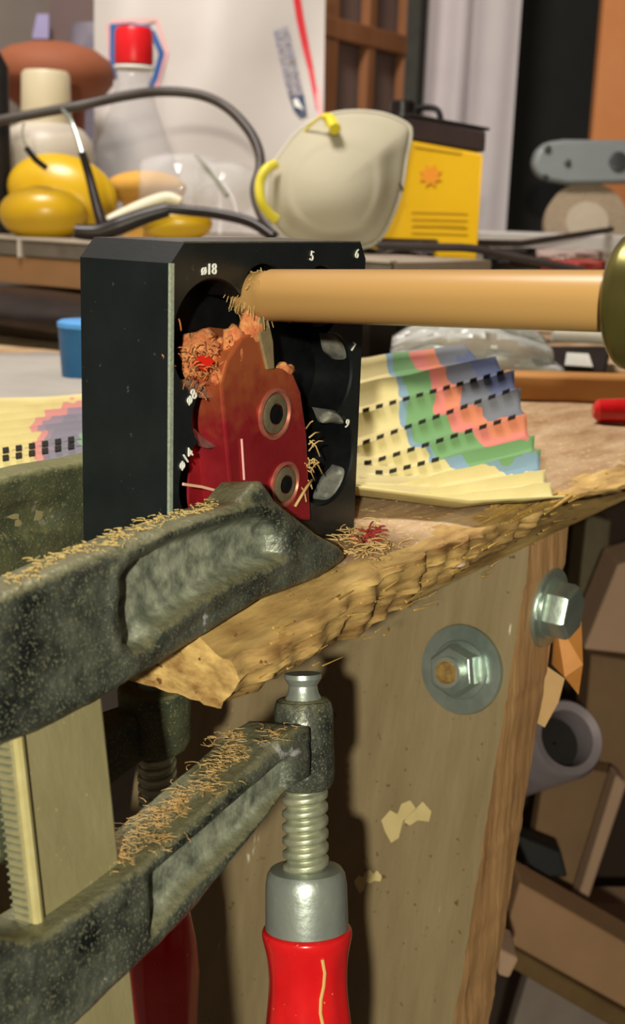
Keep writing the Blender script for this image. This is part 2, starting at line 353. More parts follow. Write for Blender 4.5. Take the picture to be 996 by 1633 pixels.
tag(obj('splinters', mb, mat('pale torn splinters', ['a8843e', 'd0b070', 'c4a058'], .8, 0, 300), bench, smooth=False), kind='stuff')
# leg: an upright plank, its wide face towards -X, its narrow sawn face towards -Y
LA, LB = ony(842, 893, .2235), ony(735, 1561, .2235)
lean = (LB.x-LA.x)/(LB.z-LA.z)
def legx(z): return LA.x+(z-LA.z)*lean
LT = .043; LW = .215; zt = .7765; zl = 0.0
def legpt(u, v, w):   # u across the wide face, v up, w depth
    z = lerp(zl, zt, v); rag = .0012*ns((0, 0, z), 60)+.0007*ns((0, 4, z), 260) if u == 0 else 0
    return Vector((legx(z)+w*LT, .2235+rag+u*LW, z))
mb = MB(); NV = 220
us = [0, .02, .2, .5, 1]
V = [legpt(u, j/NV, 0) for j in range(NV+1) for u in us]; w_ = len(us)
mb.add(V, [(j*w_+i+1, j*w_+i, (j+1)*w_+i, (j+1)*w_+i+1) for j in range(NV) for i in range(w_-1)], 0)
wsn = 8
def nf(j, k):
    p = legpt(0, j/NV, k/wsn); p.y += .0011*ns((k*.35, 0, p.z*.6), 40)*(1 if 0 < k < wsn else 0)-(.0009*abs(ns((k*.9, 2, p.z*.25), 60)) if 0 < k < wsn else 0); return p
V = [nf(j, k) for j in range(NV+1) for k in range(wsn+1)]; w_ = wsn+1
mb.add(V, [(j*w_+i, j*w_+i+1, (j+1)*w_+i+1, (j+1)*w_+i) for j in range(NV) for i in range(wsn)], 1)
for a, b in (((1, 0), (1, 1)), ((1, 1), (0, 1))):
    q = [legpt(a[0], 0, a[1]), legpt(b[0], 0, b[1]), legpt(b[0], 1, b[1]), legpt(a[0], 1, a[1])]; mb.add(q, [(3, 2, 1, 0)], 1)
mb.add([legpt(0, 1, 0), legpt(1, 1, 0), legpt(1, 1, 1), legpt(0, 1, 1)], [(0, 1, 2, 3)], 1)
leg = obj('leg', mb, [M_post, M_postedge], bench, ang=60)
nX = Vector((-1, 0, lean)).normalized()     # outward from the wide face
def on_leg(px, py):
    d = ray(px, py); t = ((LA-EYE).dot(nX))/d.dot(nX); return EYE+d*t
for cx, cy, sc in ((650, 1300, 1.0), (588, 1400, .55)):         # places where the grey surface has chipped off
    pts = [on_leg(cx+dx*sc, cy+dy*sc)+nX*.0003 for dx, dy in ((-42, 8), (-28, -8), (-16, -2), (-10, -18), (4, -24), (14, -10), (24, -22), (38, -6), (34, 10), (16, 8), (4, 16), (-8, 10), (-14, 36), (-26, 44), (-36, 26))]
    c = sum(pts, Vector())/len(pts); n = len(pts)
    mb = MB().add(pts+[c], [(i, n, (i+1) % n) for i in range(n)]); o = obj('bare_patch', mb, M_patch, leg)
# bolts
M_zinc = mat('bright zinc washer', ['8fa09a', 'a9b8b0', 'b6c2b6'], .34, .8, 40, bump=.15, bscale=300)
def hexprof(r): return r
def washer(par, c, n, R, r_in, th):
    m_ = MB().lathe([(r_in, 0), (R*.985, 0), (R, th*.4), (R*.97, th), (R*.80, th*1.15), (r_in, th*.9), (r_in, 0)], c, n, 56, cap=False)
    return obj('washer', m_, M_zinc, par, ang=50)
def hexnut(par, name, c, n, R, h, side, hole=0):
    m_ = MB()
    prof = [(R, 0), (R, h*.82), (R*.90, h)]
    m_.lathe(prof, c, n, 6, side=side, cap=True)
    m_.lathe([(R*1.12, -.0002), (R*1.12, h*.10), (R*.9, h*.16)], c, n, 40)
    return obj(name, m_, M_zinc, par, ang=30, bevel=.0004)
c = on_leg(737, 1067)
bolt = obj('bolt', MB().lathe([(.0068, 0), (.0068, .0155), (.0058, .0165), (.0050, .0166), (.0045, .0150)], c, nX, 32), mat('cut brown bolt end', ['7a5a34', 'a08850'], .6, .3, 300), leg)
washer(bolt, c, nX, .0213, .006, .0024)
hexnut(bolt, 'hex_nut', c+nX*.0026, nX, .0125, .0098, (0, .25, 1))
obj('bolt_rim', MB().lathe([(.0071, .0125), (.0071, .0165), (.0056, .0166), (.0056, .0125)], c, nX, 32, cap=False), M_steel, bolt)
nY = Vector((0, -1, 0)); c2 = ony(872, 968, .2235)
bolt2 = obj('bolt', MB().lathe([(.006, 0), (.006, .012)], c2, nY, 24), M_steel, leg)
washer(bolt2, c2, nY, .0195, .006, .0024)
hexnut(bolt2, 'bolt_head', c2+nY*.0026, nY, .0135, .0115, (.3, 0, 1))
# other legs and a rail so that the bench stands
for x, y in ((1.45, .30), (1.45, 1.25), (.36, 1.25)):
    obj('leg', MB().box((x, y, .388), (.07, .07, .776)), M_postedge, bench, smooth=False)
obj('rail', MB().box((.92, 1.25, .70), (1.05, .03, .12)), M_postedge, bench, smooth=False)

# ================================================================ THE BLACK JIG
BX0, BX1, BY0, BY1 = .275, .381, .247, .285
BZ0, BZ1 = TOP+.0002, EYE.z-.0108
jig = thing('dowel_cutting_jig', 'black metal dowel-cutting block with a ring of bored holes, clamped upright on the bench', 'dowel cutter', ((BX0+BX1)/2, (BY0+BY1)/2, BZ0))
CH = .0062
outer = [(BX0, BZ0), (BX1, BZ0), (BX1, BZ1-CH), (BX1-.004, BZ1), (BX0+CH, BZ1), (BX0, BZ1-CH)]
cc = ony(423, 640, BY0); CX, CZ = cc.x, cc.z
def hole_at(px, py, r): p = ony(px, py, BY0); return (p.x-CX, p.z-CZ, r)
HOLES = [hole_at(339, 541, .0185), hole_at(343, 663, .0105), hole_at(335, 766, .0145), hole_at(512, 480, .012), hole_at(522, 600, .0155),
         hole_at(520, 730, .0175), hole_at(420, 480, .012), hole_at(450, 800, .012)]
def r_open(t, shrink=0):
    d = (math.cos(t), math.sin(t)); R = .0285-shrink
    for hx, hz, hr in HOLES:
        hr -= shrink
        b = hx*d[0]+hz*d[1]; q = b*b-(hx*hx+hz*hz-hr*hr)
        if q > 0 and b+math.sqrt(q) > R: R = b+math.sqrt(q)
    return R
def r_out(t, ins=0):
    d = (math.cos(t), math.sin(t)); best = 1e9
    P = outer
    for (x0, z0), (x1, z1) in zip(P, P[1:]+P[:1]):
        x0 -= CX; x1 -= CX; z0 -= CZ; z1 -= CZ; ex_, ez = x1-x0, z1-z0
        den = d[0]*ez-d[1]*ex_
        if abs(den) < 1e-12: continue
        s = (x0*ez-z0*ex_)/den; u = (x0*d[1]-z0*d[0])/den
        if s > 0 and -1e-6 <= u <= 1+1e-6: best = min(best, s)
    return best-ins
angs = sorted(set([2*PI*i/540 for i in range(540)]+[math.atan2(z-CZ, x-CX) % (2*PI) for x, z in outer]))
def jring(mb, rings, mi, closed_dir=1):       # rings: list of (radius fn, y)
    n = len(angs); V = []
    for fn, y in rings:
        for t in angs: r = fn(t); V.append((CX+r*math.cos(t), y, CZ+r*math.sin(t)))
    mb.add(V, [(j*n+i, j*n+(i+1) % n, (j+1)*n+(i+1) % n, (j+1)*n+i) for j in range(len(rings)-1) for i in range(n)], mi)
mb = MB()
jring(mb, [(lambda t: r_open(t)+.0007, BY0+.0000), (r_out, BY0), (r_out, BY1)], 0)
jring(mb, [(lambda t: r_open(t)+.0007, BY0), (lambda t: r_open(t), BY0+.0007), (lambda t: r_open(t), BY0+.0165)], 1)
jring(mb, [(lambda t: r_open(t), BY0+.0165), (lambda t: .003, BY0+.0166)], 1)
jring(mb, [(lambda t: .003, BY0+.0166), (lambda t: .0008, BY0+.0167)], 1)
jring(mb, [(r_out, BY1), (lambda t: .0005, BY1)], 0)
body = obj('body', mb, [M_blackanod, M_bore], jig, ang=25)
# pale strip down the near corner; top strip has ceiling light in its colour
mb = MB().box((BX0+.0004, BY0+.0001, (BZ0+BZ1-CH)/2), (.0015, .0010, BZ1-CH-BZ0), Matrix.Rotation(0, 3, 'Z'))
obj('corner_bevel', mb, M_edge, jig, smooth=False)
obj('top_glint', MB().box(((BX0+CH+BX1-.004)/2, BY0+.0003, BZ1-.00005), (BX1-BX0-CH-.004, .0008, .0005)), mat('painted top glint', ['56544c', '6a675c'], .4, .4, 300), jig, smooth=False)
# bright lower lips of the bores
def lip(hx, hz, hr, a0, a1, wd, name='bore_lip', m=M_bright):
    mb = MB(); n = 20
    def fn(u, v):
        t = lerp(a0, a1, u); r = hr+.0002-wd*math.sin(PI*u)*v
        return Vector((CX+hx+r*math.cos(t), BY0+.0012+.006*v, CZ+hz+r*math.sin(t)))
    mb.slab(fn, lambda u, v: fn(u, v)+Vector((0, .0012, 0)), n, 4); obj(name, mb, m, jig)
lip(*HOLES[0], math.radians(215), math.radians(318), .0055); lip(*HOLES[1], math.radians(200), math.radians(300), .0055)
lip(*HOLES[4], math.radians(15), math.radians(70), .004); lip(*HOLES[5], math.radians(35), math.radians(85), .0045); lip(*HOLES[5], math.radians(-80), math.radians(-20), .004)
lip(*HOLES[3], math.radians(-60), math.radians(10), .003)
# engraved markings
for s_, px, py, rot in (('\u00f818', 332, 430, 0), ('\u00f88', 304, 633, 32), ('\u00f814', 295, 732, 40), ('5', 496, 409, -12), ('6', 568, 405, -12), ('7', 562, 554, -25), ('9', 552, 676, -25)):
    p = ony(px, py, BY0); a = math.radians(rot); mb = MB()
    text_mesh(mb, s_, p+Vector((0, -.0003, 0)), (math.cos(a), 0, math.sin(a)), (-math.sin(a), 0, math.cos(a)), .0048)
    obj('size_marking', mb, M_white, jig, smooth=False)
# the red tool holder inside the opening, flush and slightly proud, with two screws and a blade
RY = BY0-.0035
def rp(px, py, y=RY): return ony(px, py, y)
fp = [(372, 830), (352, 612), (362, 575), (384, 540), (404, 528), (418, 548), (432, 586), (452, 588), (468, 596), (480, 625), (489, 690), (496, 830)]
pts = [rp(*p) for p in fp]
mb = MB().prism(list(reversed(pts)), (0, .0195, 0))
hold = obj('tool_holder', mb, M_red, jig, smooth=False, bevel=.0009)
# wing of the holder that runs back to the left, inside the opening
mb = MB().prism([rp(302, 600, BY0+.009), rp(376, 590, BY0+.009), rp(380, 830, BY0+.009), rp(300, 830, BY0+.009)], (0, .0072, 0))
obj('holder_wing', mb, M_red, hold, smooth=False, bevel=.0006)
for px, py, rr in ((437, 660, .0088), (453, 772, .0080)):
    c = rp(px, py); m_ = MB().lathe([(rr, -.0002), (rr, .0008), (rr*.88, .0011), (rr*.80, .0003), (rr*.80, -.0002)], c, (0, -1, 0), 40, cap=False)
    obj('screw_rim', m_, mat('bare red rim', ['b06a5a', '9a5a4a'], .4, .4, 300), hold)
    m_ = MB().lathe([(rr*.76, -.0015), (rr*.76, .0006), (rr*.68, .0010), (rr*.42, .0010)], c, (0, -1, 0), 40, cap=False)
    m_.lathe([(rr*.42, .0010), (rr*.41, .0004), (.0001, .0004)], c, (0, -1, 0), 6, mi=1, cap=False)
    obj('screw', m_, [mat('greasy steel screw', ['6a6250', '857c60'], .45, .5, 300), M_bore], hold)
mb = MB().prism([rp(427, 590, RY-.001), rp(411, 520, RY-.001), rp(416, 500, RY-.001), rp(426, 498, RY-.001), rp(436, 545, RY-.001), rp(438, 588, RY-.001)], (0, .006, 0))
obj('blade', mb, mat('dusty steel blade', ['8a7a5c', 'a08e68'], .45, .4, 200), hold, smooth=False, bevel=.0004)
mb = MB().tube([rp(385, 700, RY-.0004), rp(389, 765, RY-.0004)], .0004, 6); obj('fold_line', mb, mat('pale scratch', 'e0a8a0'), hold)  # pale line along the fold of the holder
# ---- sawdust heaped in the big bore and on the holder
mb = MB()
def blob(c, r, seed, mb=mb, sx=(1, 1, 1)):
    n = 12; V = []; Fc = []
    for j in range(n+1):
        ph = PI*j/n
        for i in range(2*n):
            t = PI*i/n; d = Vector((math.sin(ph)*math.cos(t)*sx[0], math.sin(ph)*math.sin(t)*sx[1], math.cos(ph)*sx[2]))
            V.append(Vector(c)+d*r*(1+.35*ns(d, 2.2, seed)+.12*ns(d, 9, seed)))
    for j in range(n):
        for i in range(2*n): k = (i+1) % (2*n); Fc.append((j*2*n+i, (j+1)*2*n+i, (j+1)*2*n+k, j*2*n+k))
    mb.add(V, Fc)
blob(ony(322, 568, BY0+.0085), .0095, 1, sx=(1, .75, .9)); blob(ony(350, 575, BY0+.006), .0075, 2, sx=(1, .7, 1)); blob(ony(376, 560, BY0+.0005), .0065, 3, sx=(1, .6, 1.3))
blob(ony(352, 605, BY0-.001), .0038, 4, sx=(1.2, .6, .8)); blob(ony(402, 525, BY0-.001), .0055, 5, sx=(1, .6, 1.3)); blob(ony(452, 592, BY0-.001), .0042, 6, sx=(1.1, .6, .7))
for k in range(240):
    p = ony(random.gauss(345, 32), random.gauss(578, 20), BY0-.002+random.random()*.008)
    d = Vector((random.uniform(-1, 1), random.uniform(-.6, .2), random.uniform(-1, .6))).normalized()*random.uniform(.001, .004)
    mb.tube([p, p+d*.5+Vector((0, 0, .0006)), p+d], .00022, 3)
tag(obj('sawdust', mb, M_shavered, ang=180), 'orange sawdust packed into the large bore and over the red holder of the black block', 'sawdust', kind='stuff')
tag(obj('red_plastic_chip', MB().prism([ony(310, 583, BY0-.0012), ony(318, 568, BY0-.0012), ony(332, 566, BY0-.0012), ony(341, 577, BY0-.0012), ony(328, 592, BY0-.0012)], (0, .001, 0)), mat('bright red chip', 'e02818', .3)),
    'bright red chip lying in the orange sawdust of the large bore', 'chip')

# ================================================================ THE DOWEL AND THE DRILL CHUCK
PA = ony(432, 471, BY0-.006)                       # where the full-width dowel ends
DA = (PA-EYE).dot(FW)
PB = atd(994, 481, DA-.070)
ax = (PB-PA).normalized(); Rd = .0083
def ringpts(prof): return prof
mb = MB().lathe([(.0058, -.0125), (.0072, -.0105), (.0076, -.004), (Rd-.0004, -.0005), (Rd, .0006), (Rd, (PB-PA).length)], PA, ax, 64)
dow = obj('dowel', mb, M_dowel); tag(dow, 'pale round wooden dowel running from the drill chuck into the black block', 'dowel')
# shaved fuzz round the dowel's tip
mb = MB()
for k in range(260):
    t = random.uniform(-.012, .001); a = random.uniform(0, 2*PI); o1 = ax.orthogonal().normalized(); o2 = ax.cross(o1)
    rad = o1*math.cos(a)+o2*math.sin(a); p = PA+ax*t+rad*random.uniform(.0055, .008)
    d = (rad*random.uniform(-.2, .8)+ax.cross(rad)*random.uniform(.4, 1)+Vector((0, 0, -.6))*random.random())*random.uniform(.002, .005)
    mb.tube([p, p+d*.4, p+d*.8], .00016, 3)
tag(obj('wood_fuzz', mb, mat('fine pale fuzz', ['b89860', 'cbb07c'], .9, 0, 300)), 'fine pale wood fuzz round the cut end of the dowel', 'wood shavings', kind='stuff')
drill = thing('drill', 'olive metal chuck of a drill holding the right end of the dowel', 'drill', PB)
mb = MB().lathe([(.0085, -.0004), (.0140, .0000), (.0165, .0004), (.0178, .0016), (.0182, .004), (.0182, .0075), (.0176, .0080), (.0182, .0085), (.0188, .015), (.0190, .040), (.017, .043)], PB, ax, 72)
obj('chuck', mb, M_brass, drill)
for k in range(26):
    a = 2*PI*k/26; o1 = ax.orthogonal().normalized(); o2 = ax.cross(o1); rad = o1*math.cos(a)+o2*math.sin(a)
    pass
mb = MB().lathe([(.019, .043), (.026, .048), (.028, .06), (.028, .14), (.022, .15)], PB, ax, 40); dbody = obj('gear_housing', mb, M_black, drill)
pg = PB+ax*.10; mb = MB().box(pg-Vector((0, 0, .085)), (.034, .046, .13)); obj('grip', mb, M_black, drill, bevel=.01)

# ================================================================ CLAMPS
class ClampPlane:
    def __init__(s, c, tilt): s.k = tilt; s.c = c; s.n = Vector((0, 1, -tilt)).normalized()
    def p(s, px, py):
        d = ray(px, py); z0 = EYE.z-.11
        # y - k*(z - z0) = c
        t = (s.c+s.k*(EYE.z-z0))/(d.y-s.k*d.z); return EYE+d*t
def poly_dist(x, y, P):       # signed distance, positive inside
    best = 1e9; ins = False
    for (x0, y0), (x1, y1) in zip(P, P[1:]+P[:1]):
        dx, dy = x1-x0, y1-y0; t = max(0, min(1, ((x-x0)*dx+(y-y0)*dy)/(dx*dx+dy*dy+1e-9)))
        best = min(best, math.hypot(x-x0-t*dx, y-y0-t*dy))
        if (y0 > y) != (y1 > y) and x < dx*(y-y0)/(dy+1e-12)+x0: ins = not ins
    return best if ins else -best
def cast_arm(mb, pl, top, bot, thick, pocket=None, pdepth=.005, pw=26, rnd=16, rr=.0035, nu=150, nv=44, rim=0.0):
    xs0, xs1 = top[0][0], top[-1][0]; outline = list(top)+list(reversed(bot))
    grid = []
    for i in range(nu+1):
        x = lerp(xs0, xs1, i/nu); yt, yb = interp(top, x), interp(bot, x); row = []
        for j in range(nv+1):
            v = .5-.5*math.cos(PI*j/nv); y = lerp(yt, yb, v); q = pl.p(x, y)
            d = max(0.0, poly_dist(x, y, outline)); e = max(0, 1-d/rnd); dep = rr*(1-math.sqrt(max(0, 1-e*e)))
            if pocket:
                s = poly_dist(x, y, pocket); dep += pdepth*sstep((s+2)/pw)
                dep -= rim*math.exp(-((s+9)/8)**2)
            dep += .0003*ns(q, 140)+.00025*ns(q, 420)
            row.append((q, dep))
        grid.append(row)
    def fn(u, v): q, d = grid[round(u*nu)][round(v*nv)]; return q+pl.n*d
    def gn(u, v):
        q, d = grid[round(u*nu)][round(v*nv)]; return q+pl.n*(thick-min(d, .002))
    v0 = len(mb.v); mb.slab(fn, gn, nu, nv)
    if pocket:
        for i in range(nu+1):
            x = lerp(xs0, xs1, i/nu)
            for j in range(nv+1):
                v = .5-.5*math.cos(PI*j/nv); y = lerp(interp(top, x), interp(bot, x), v)
                mb.film[v0+i*(nv+1)+j] = sstep((poly_dist(x, y, pocket)-pw*.15+3*ns((x, y, 0), .1))/9)
def thread(mb, a, axis, L_, r, pitch, n=28, depth=.0011):
    a = Vector(a); axis = axis.normalized(); o1 = axis.orthogonal().normalized(); o2 = axis.cross(o1); rows = int(L_/pitch*10)
    V = []
    for j in range(rows+1):
        for i in range(n):
            t = i/n; ph = (j/10-t) % 1.0; s_ = .5+.5*math.cos(2*PI*ph); rr = r-depth+depth*min(1, s_*1.5)
            V.append(a+axis*(j/10*pitch)+(o1*math.cos(2*PI*t)+o2*math.sin(2*PI*t))*rr)
    mb.add(V, [(j*n+i, j*n+(i+1) % n, (j+1)*n+(i+1) % n, (j+1)*n+i) for j in range(rows) for i in range(n)])

PLF = ClampPlane(.2215, .176)
fc = thing('bar_clamp', 'black bar clamp in front of the block, its red handle hanging below the bench edge', 'clamp', PLF.p(180, 1300), group=None)
top = [(-170, 1022), (-60, 978), (0, 951), (120, 897), (229, 854), (337, 818), (385, 801), (404, 778), (414, 767), (424, 767), (436, 783), (450, 802), (512, 851), (545, 869), (556, 880), (558, 886)]
bot = [(-170, 1262), (-60, 1222), (6, 1191), (60, 1172), (150, 1125), (241, 1071), (330, 1015), (421, 957), (470, 939), (515, 922), (548, 900), (558, 890)]
pocket = [(x*.602, 740+y*.602) for x, y in ((316, 300), (350, 250), (450, 195), (560, 157), (680, 130), (730, 143), (753, 178), (760, 240), (742, 262), (600, 322), (480, 402), (425, 440), (400, 488), (352, 500), (325, 480), (312, 400))]
mb = MB(); cast_arm(mb, PLF, top, bot, .0175, pocket, .0062, 22, 20, .0034, 200, 70, .0009)
obj('upper_jaw', mb, M_cast, fc, ang=70)
# steel bar
PLB = ClampPlane(.2275, .176)
b0, b1 = PLB.p(16, 1150), PLB.p(165, 1130); e0, e1 = PLB.p(68, 1640), PLB.p(219, 1640)
dn = (e1-b1).normalized(); b0 = b0-dn*.02; b1 = b1-dn*.02; e0 = e0+dn*.10; e1 = e1+dn*.10
bt = PLB.n*.0075
rec = .0022
mb = MB().hexa([b0, b1, b1+bt, b0+bt], [e0, e1, e1+bt, e0+bt])
bar = obj('bar', mb, M_bar, fc, smooth=False, bevel=.0009)
mb = MB().tube([lerp(b0, e0, .02)+(b1-b0)*.05-PLB.n*.0003, lerp(b0, e0, .98)+(e1-e0)*.05-PLB.n*.0003], .0016, 8)  # pale strip along the left front corner of the bar
obj('pale_corner', mb, mat('pale bar corner', ['b8ac74', 'c8be8a'], .45, .4, 100), bar)
mb = MB(); Lb = (e0-b0).length; xd = (b1-b0).normalized()
for k in range(int(Lb/.0021)):
    p = b0+dn*(k*.0021)+bt*.1; mb.hexa([p, p+bt*.8, p+bt*.8+dn*.0012, p+dn*.0012], [p-xd*.0012+dn*.0004, p+bt*.8-xd*.0012+dn*.0004, p+bt*.8-xd*.0012+dn*.0008, p-xd*.0012+dn*.0008])
tag(obj('serrations', mb, M_steeldull, bar, smooth=False), kind='stuff')
# sliding arm
PLL = ClampPlane(.2190, .176)
top = [(-150, 1520), (-60, 1505), (0, 1494), (36, 1500), (72, 1494), (120, 1462), (180, 1419), (232, 1378), (300, 1316), (380, 1243), (458, 1172), (478, 1160), (500, 1160)]
bot = [(-150, 1850), (-60, 1780), (60, 1690), (120, 1640), (205, 1558), (301, 1466), (370, 1378), (422, 1312), (455, 1272), (478, 1250), (500, 1240)]
pocket = [(238, 1396), (464, 1200), (470, 1258), (400, 1328), (301, 1424), (240, 1500)]
mb = MB(); cast_arm(mb, PLL, top, bot, .0225, pocket, .0045, 14, 12, .0022, 150, 44, .0003)
slide = obj('sliding_arm', mb, M_cast, fc, ang=70)
# screw column
PLM = ClampPlane(.2305, .176)
S0, S1 = PLM.p(483, 1098), PLM.p(491, 1600); sd = (S1-S0).normalized()
def along(py): # parameter on the axis whose projection is at height py
    lo, hi = -.05, .25
    for _ in range(40):
        m_ = (lo+hi)/2; q = S0+sd*m_-EYE; y = 816.5-F*q.dot(UP)/q.dot(FW)
        if y < py: lo = m_
        else: hi = m_
    return lo
Dm = (S0-EYE).dot(FW); k_ = Dm/F
H0, H1 = along(1118), along(1258)
mb = MB().lathe([(.0040, H0-.0005), (.0085, H0-.0012), (.0098, H0+.0006), (.0104, H0+.003), (.0106, H1-.006), (.0102, H1-.003), (.0085, H1)], S0, sd, 10, side=(1, .1, 0))
obj('swivel_nut', mb, M_cast, slide, bevel=.0012, ang=35)
P0 = along(1074)
mb = MB().lathe([(.0062, P0), (.0064, P0+.0015), (.0048, P0+.004), (.0052, H0-.003), (.0062, H0-.001), (.0066, H0+.001)], S0, sd, 36)
obj('pressure_pad', mb, M_steel, fc)
F0 = along(1383); F1 = along(1478)
mb = MB(); thread(mb, S0+sd*(H1-.002), sd, F0-H1+.006, 36*k_*1.03, 21*k_*1.02, depth=.0016)
obj('screw', mb, M_steeldull, fc, ang=60)
RF = 61*k_*1.07
mb = MB().lathe([(.006, F0), (RF*.72, F0), (RF*.88, F0+.0006), (RF*.96, F0+.0024), (RF*1.0, F0+.006), (RF*1.02, F1), (RF*.9, F1+.001)], S0, sd, 60)
obj('ferrule', mb, M_steel, fc)
F2 = F1
prof = [(.010, 0), (.0148, 0), (.0154, .0012), (.0154, .003), (.0148, .0055), (.0138, .0105), (.0134, .018), (.0139, .026), (.0150, .034), (.0158, .045), (.0152, .062), (.0132, .080), (.0125, .095), (.009, .102)]
h = MB(); n = 64; o1 = sd.orthogonal().normalized(); o2 = sd.cross(o1); V = []
for r, hh in prof:
    for i in range(n):
        t = 2*PI*i/n; fl = 1-.035*sstep((hh-.004)/.01)*(.5+.5*math.cos(8*t)); V.append(S0+sd*(F2+hh)+(o1*math.cos(t)+o2*math.sin(t))*r*fl)
h.add(V, [(j*n+i, j*n+(i+1) % n, (j+1)*n+(i+1) % n, (j+1)*n+i) for j in range(len(prof)-1) for i in range(n)])
h.add([V[i] for i in range(n)], [tuple(range(n-1, -1, -1))]); h.add([V[(len(prof)-1)*n+i] for i in range(n)], [tuple(range(n))])
hd = obj('handle', h, M_handle, fc, sub=1, ang=180)
sp = [S0+sd*(F2+.006+.045*i/10)+(-FW*.92+RT*.33).normalized()*(.0141+.0008*abs(i-5)/5)+RT*.0008*math.sin(i*1.3) for i in range(11)]
obj('glue_drip', MB().tube(sp, .0006, 6), mat('dried pale glue', ['c89a58', 'd8b070'], .6), hd)

# rear clamp, behind the block
PLR = ClampPlane(.3000, .0)
rc = thing('bar_clamp', 'dusty grey-green bar clamp behind the block, its red handle half hidden by the front clamp', 'clamp', PLR.p(160, 1250))
top = [(-260, 800), (-100, 780), (0, 765), (60, 750), (130, 738), (200, 722), (230, 716), (250, 722)]
bot = [(-260, 960), (-100, 985), (0, 960), (60, 935), (130, 908), (200, 882), (230, 868), (250, 850)]
bot = [(x, min(y, 2000)) for x, y in bot]
mb = MB(); cast_arm(mb, PLR, top, bot, .014, [(-150, 830), (60, 790), (110, 800), (100, 850), (-150, 920)], .003, 26, 16, .003, 80, 30)
obj('upper_jaw', mb, M_castrear, rc, ang=70)
PLR2 = ClampPlane(.300, .0)
R0, R1 = PLR2.p(246, 1110), PLR2.p(262, 1560); rd = (R1-R0).normalized(); kr = (R0-EYE).dot(FW)/F
def alongr(py):
    lo, hi = -.08, .35
    for _ in range(40):
        m_ = (lo+hi)/2; q = R0+rd*m_-EYE; y = 816.5-F*q.dot(UP)/q.dot(FW)
        if y < py: lo = m_
        else: hi = m_
    return lo
a0, a1 = alongr(1092), alongr(1196)
mb = MB().lathe([(.010, a0), (.0135, a0), (.0142, a0+.002), (.0142, a1-.006), (.0125, a1-.002), (.0095, a1)], R0, rd, 14, side=(1, 0, 0))
obj('swivel_nut', mb, M_castrear, rc, bevel=.001, ang=30)
pa = (.776-.0005-R0.z)/rd.z
obj('pressure_pad', MB().lathe([(.009, pa), (.009, pa+.003), (.006, pa+.006), (.006, a0+.001)], R0, rd, 24), M_steel, rc)
mb = MB(); thread(mb, R0+rd*(a1-.002), rd, alongr(1440)-a1, .0078, .0042, depth=.0014); obj('screw', mb, M_steeldull, rc, ang=60)
h0 = alongr(1432)
rh = MB().lathe([(.009, h0-.004), (.0095, h0), (.012, h0+.008), (.0143, h0+.022), (.0150, h0+.035), (.0135, h0+.06), (.0145, h0+.09), (.012, h0+.105)], R0, rd, 10)
obj('handle', rh, M_handle, rc, ang=60, bevel=.0008)
# rear bar and sliding arm (mostly hidden behind the front clamp)
q0 = PLR2.p(60, 850); mb = MB().box((q0.x-.006, .307, .64), (.024, .008, .36)); obj('bar', mb, M_bar, rc, smooth=False, bevel=.0008)
z1 = (R0+rd*((a0+a1)/2)).z
obj('sliding_arm', MB().hexa([Vector((q0.x-.02, .300, z1-.030)), Vector((q0.x-.02, .314, z1-.030)), Vector((q0.x-.02, .314, z1+.008)), Vector((q0.x-.02, .300, z1+.008))],
    [Vector((R0.x, .295, z1-.011)), Vector((R0.x, .309, z1-.011)), Vector((R0.x, .309, z1+.006)), Vector((R0.x, .295, z1+.006))]), M_castrear, rc, bevel=.002)

# ================================================================ SHAVINGS
def curls(name, pts, m, label, n, spread, length, r, up=.3, flat=0):
    mb = MB()
    for k in range(n):
        c = random.choice(pts); p = c+Vector((random.gauss(0, spread), random.gauss(0, spread*.7), abs(random.gauss(0, spread*.25))*(1-flat)))
        L_ = random.uniform(.4, 1)*length; a = random.uniform(0, 2*PI); d = Vector((math.cos(a), math.sin(a), random.uniform(-.1, up))); cv = random.uniform(-1.6, 1.6)
        pp = [p]
        for i in range(5):
            a += cv*.35; d = Vector((math.cos(a), math.sin(a), d.z*.85-.02*i)); pp.append(pp[-1]+d*(L_/5))
        mb.tube(pp, lambda t: r*random.uniform(.6, 1.2)*(1-.5*t), 4)
    return tag(obj(name, mb, m, ang=180), label, 'wood shavings', kind='stuff')
base = [onz(px, py, TOP+.001) for px, py in ((575, 850), (590, 865), (560, 860), (600, 880), (540, 845), (580, 885))]
curls('wood_shavings', base, M_shave, 'curled pale shavings on the bench at the foot of the black block', 110, .0055, .010, .00042, .5)
curls('red_shavings', [onz(590, 862, TOP+.003), onz(594, 850, TOP+.004)], mat('red tinted shavings', ['8a2a28', 'a84038'], .8), 'small tuft of reddish shavings beside the tip of the front clamp', 45, .0025, .006, .0005, .8)
armtop = []
for t in [i/18 for i in range(19)]:
    px = lerp(235, 455, t); py = lerp(1345, 1140, t); q = PLL.p(px, interp([(180, 1419), (232, 1378), (458, 1172)], px)); armtop.append(q+PLL.n*random.uniform(.003, .019)+Vector((0, 0, .0006)))
curls('wood_shavings', armtop, M_shave, 'fine pale shavings strewn on top of the sliding arm of the front clamp', 650, .0038, .0055, .00016, .12, .8)
jawtop = []
for t in [i/20 for i in range(21)]:
    px = lerp(20, 380, t); q = PLF.p(px, interp([(0, 951), (120, 897), (229, 854), (337, 818), (385, 801)], px)); jawtop.append(q+PLF.n*random.uniform(.004, .014)+Vector((0, 0, .0005)))
curls('wood_shavings', jawtop, mat('dull wood crumbs', ['a89058', 'c0a868'], .9), 'dull wood crumbs strewn along the top of the front clamp jaw', 260, .0028, .0035, .00025, .1, .8)
fine = [Vector((random.uniform(.30, .50), random.uniform(.222, .30), TOP+.0008)) for _ in range(120)]
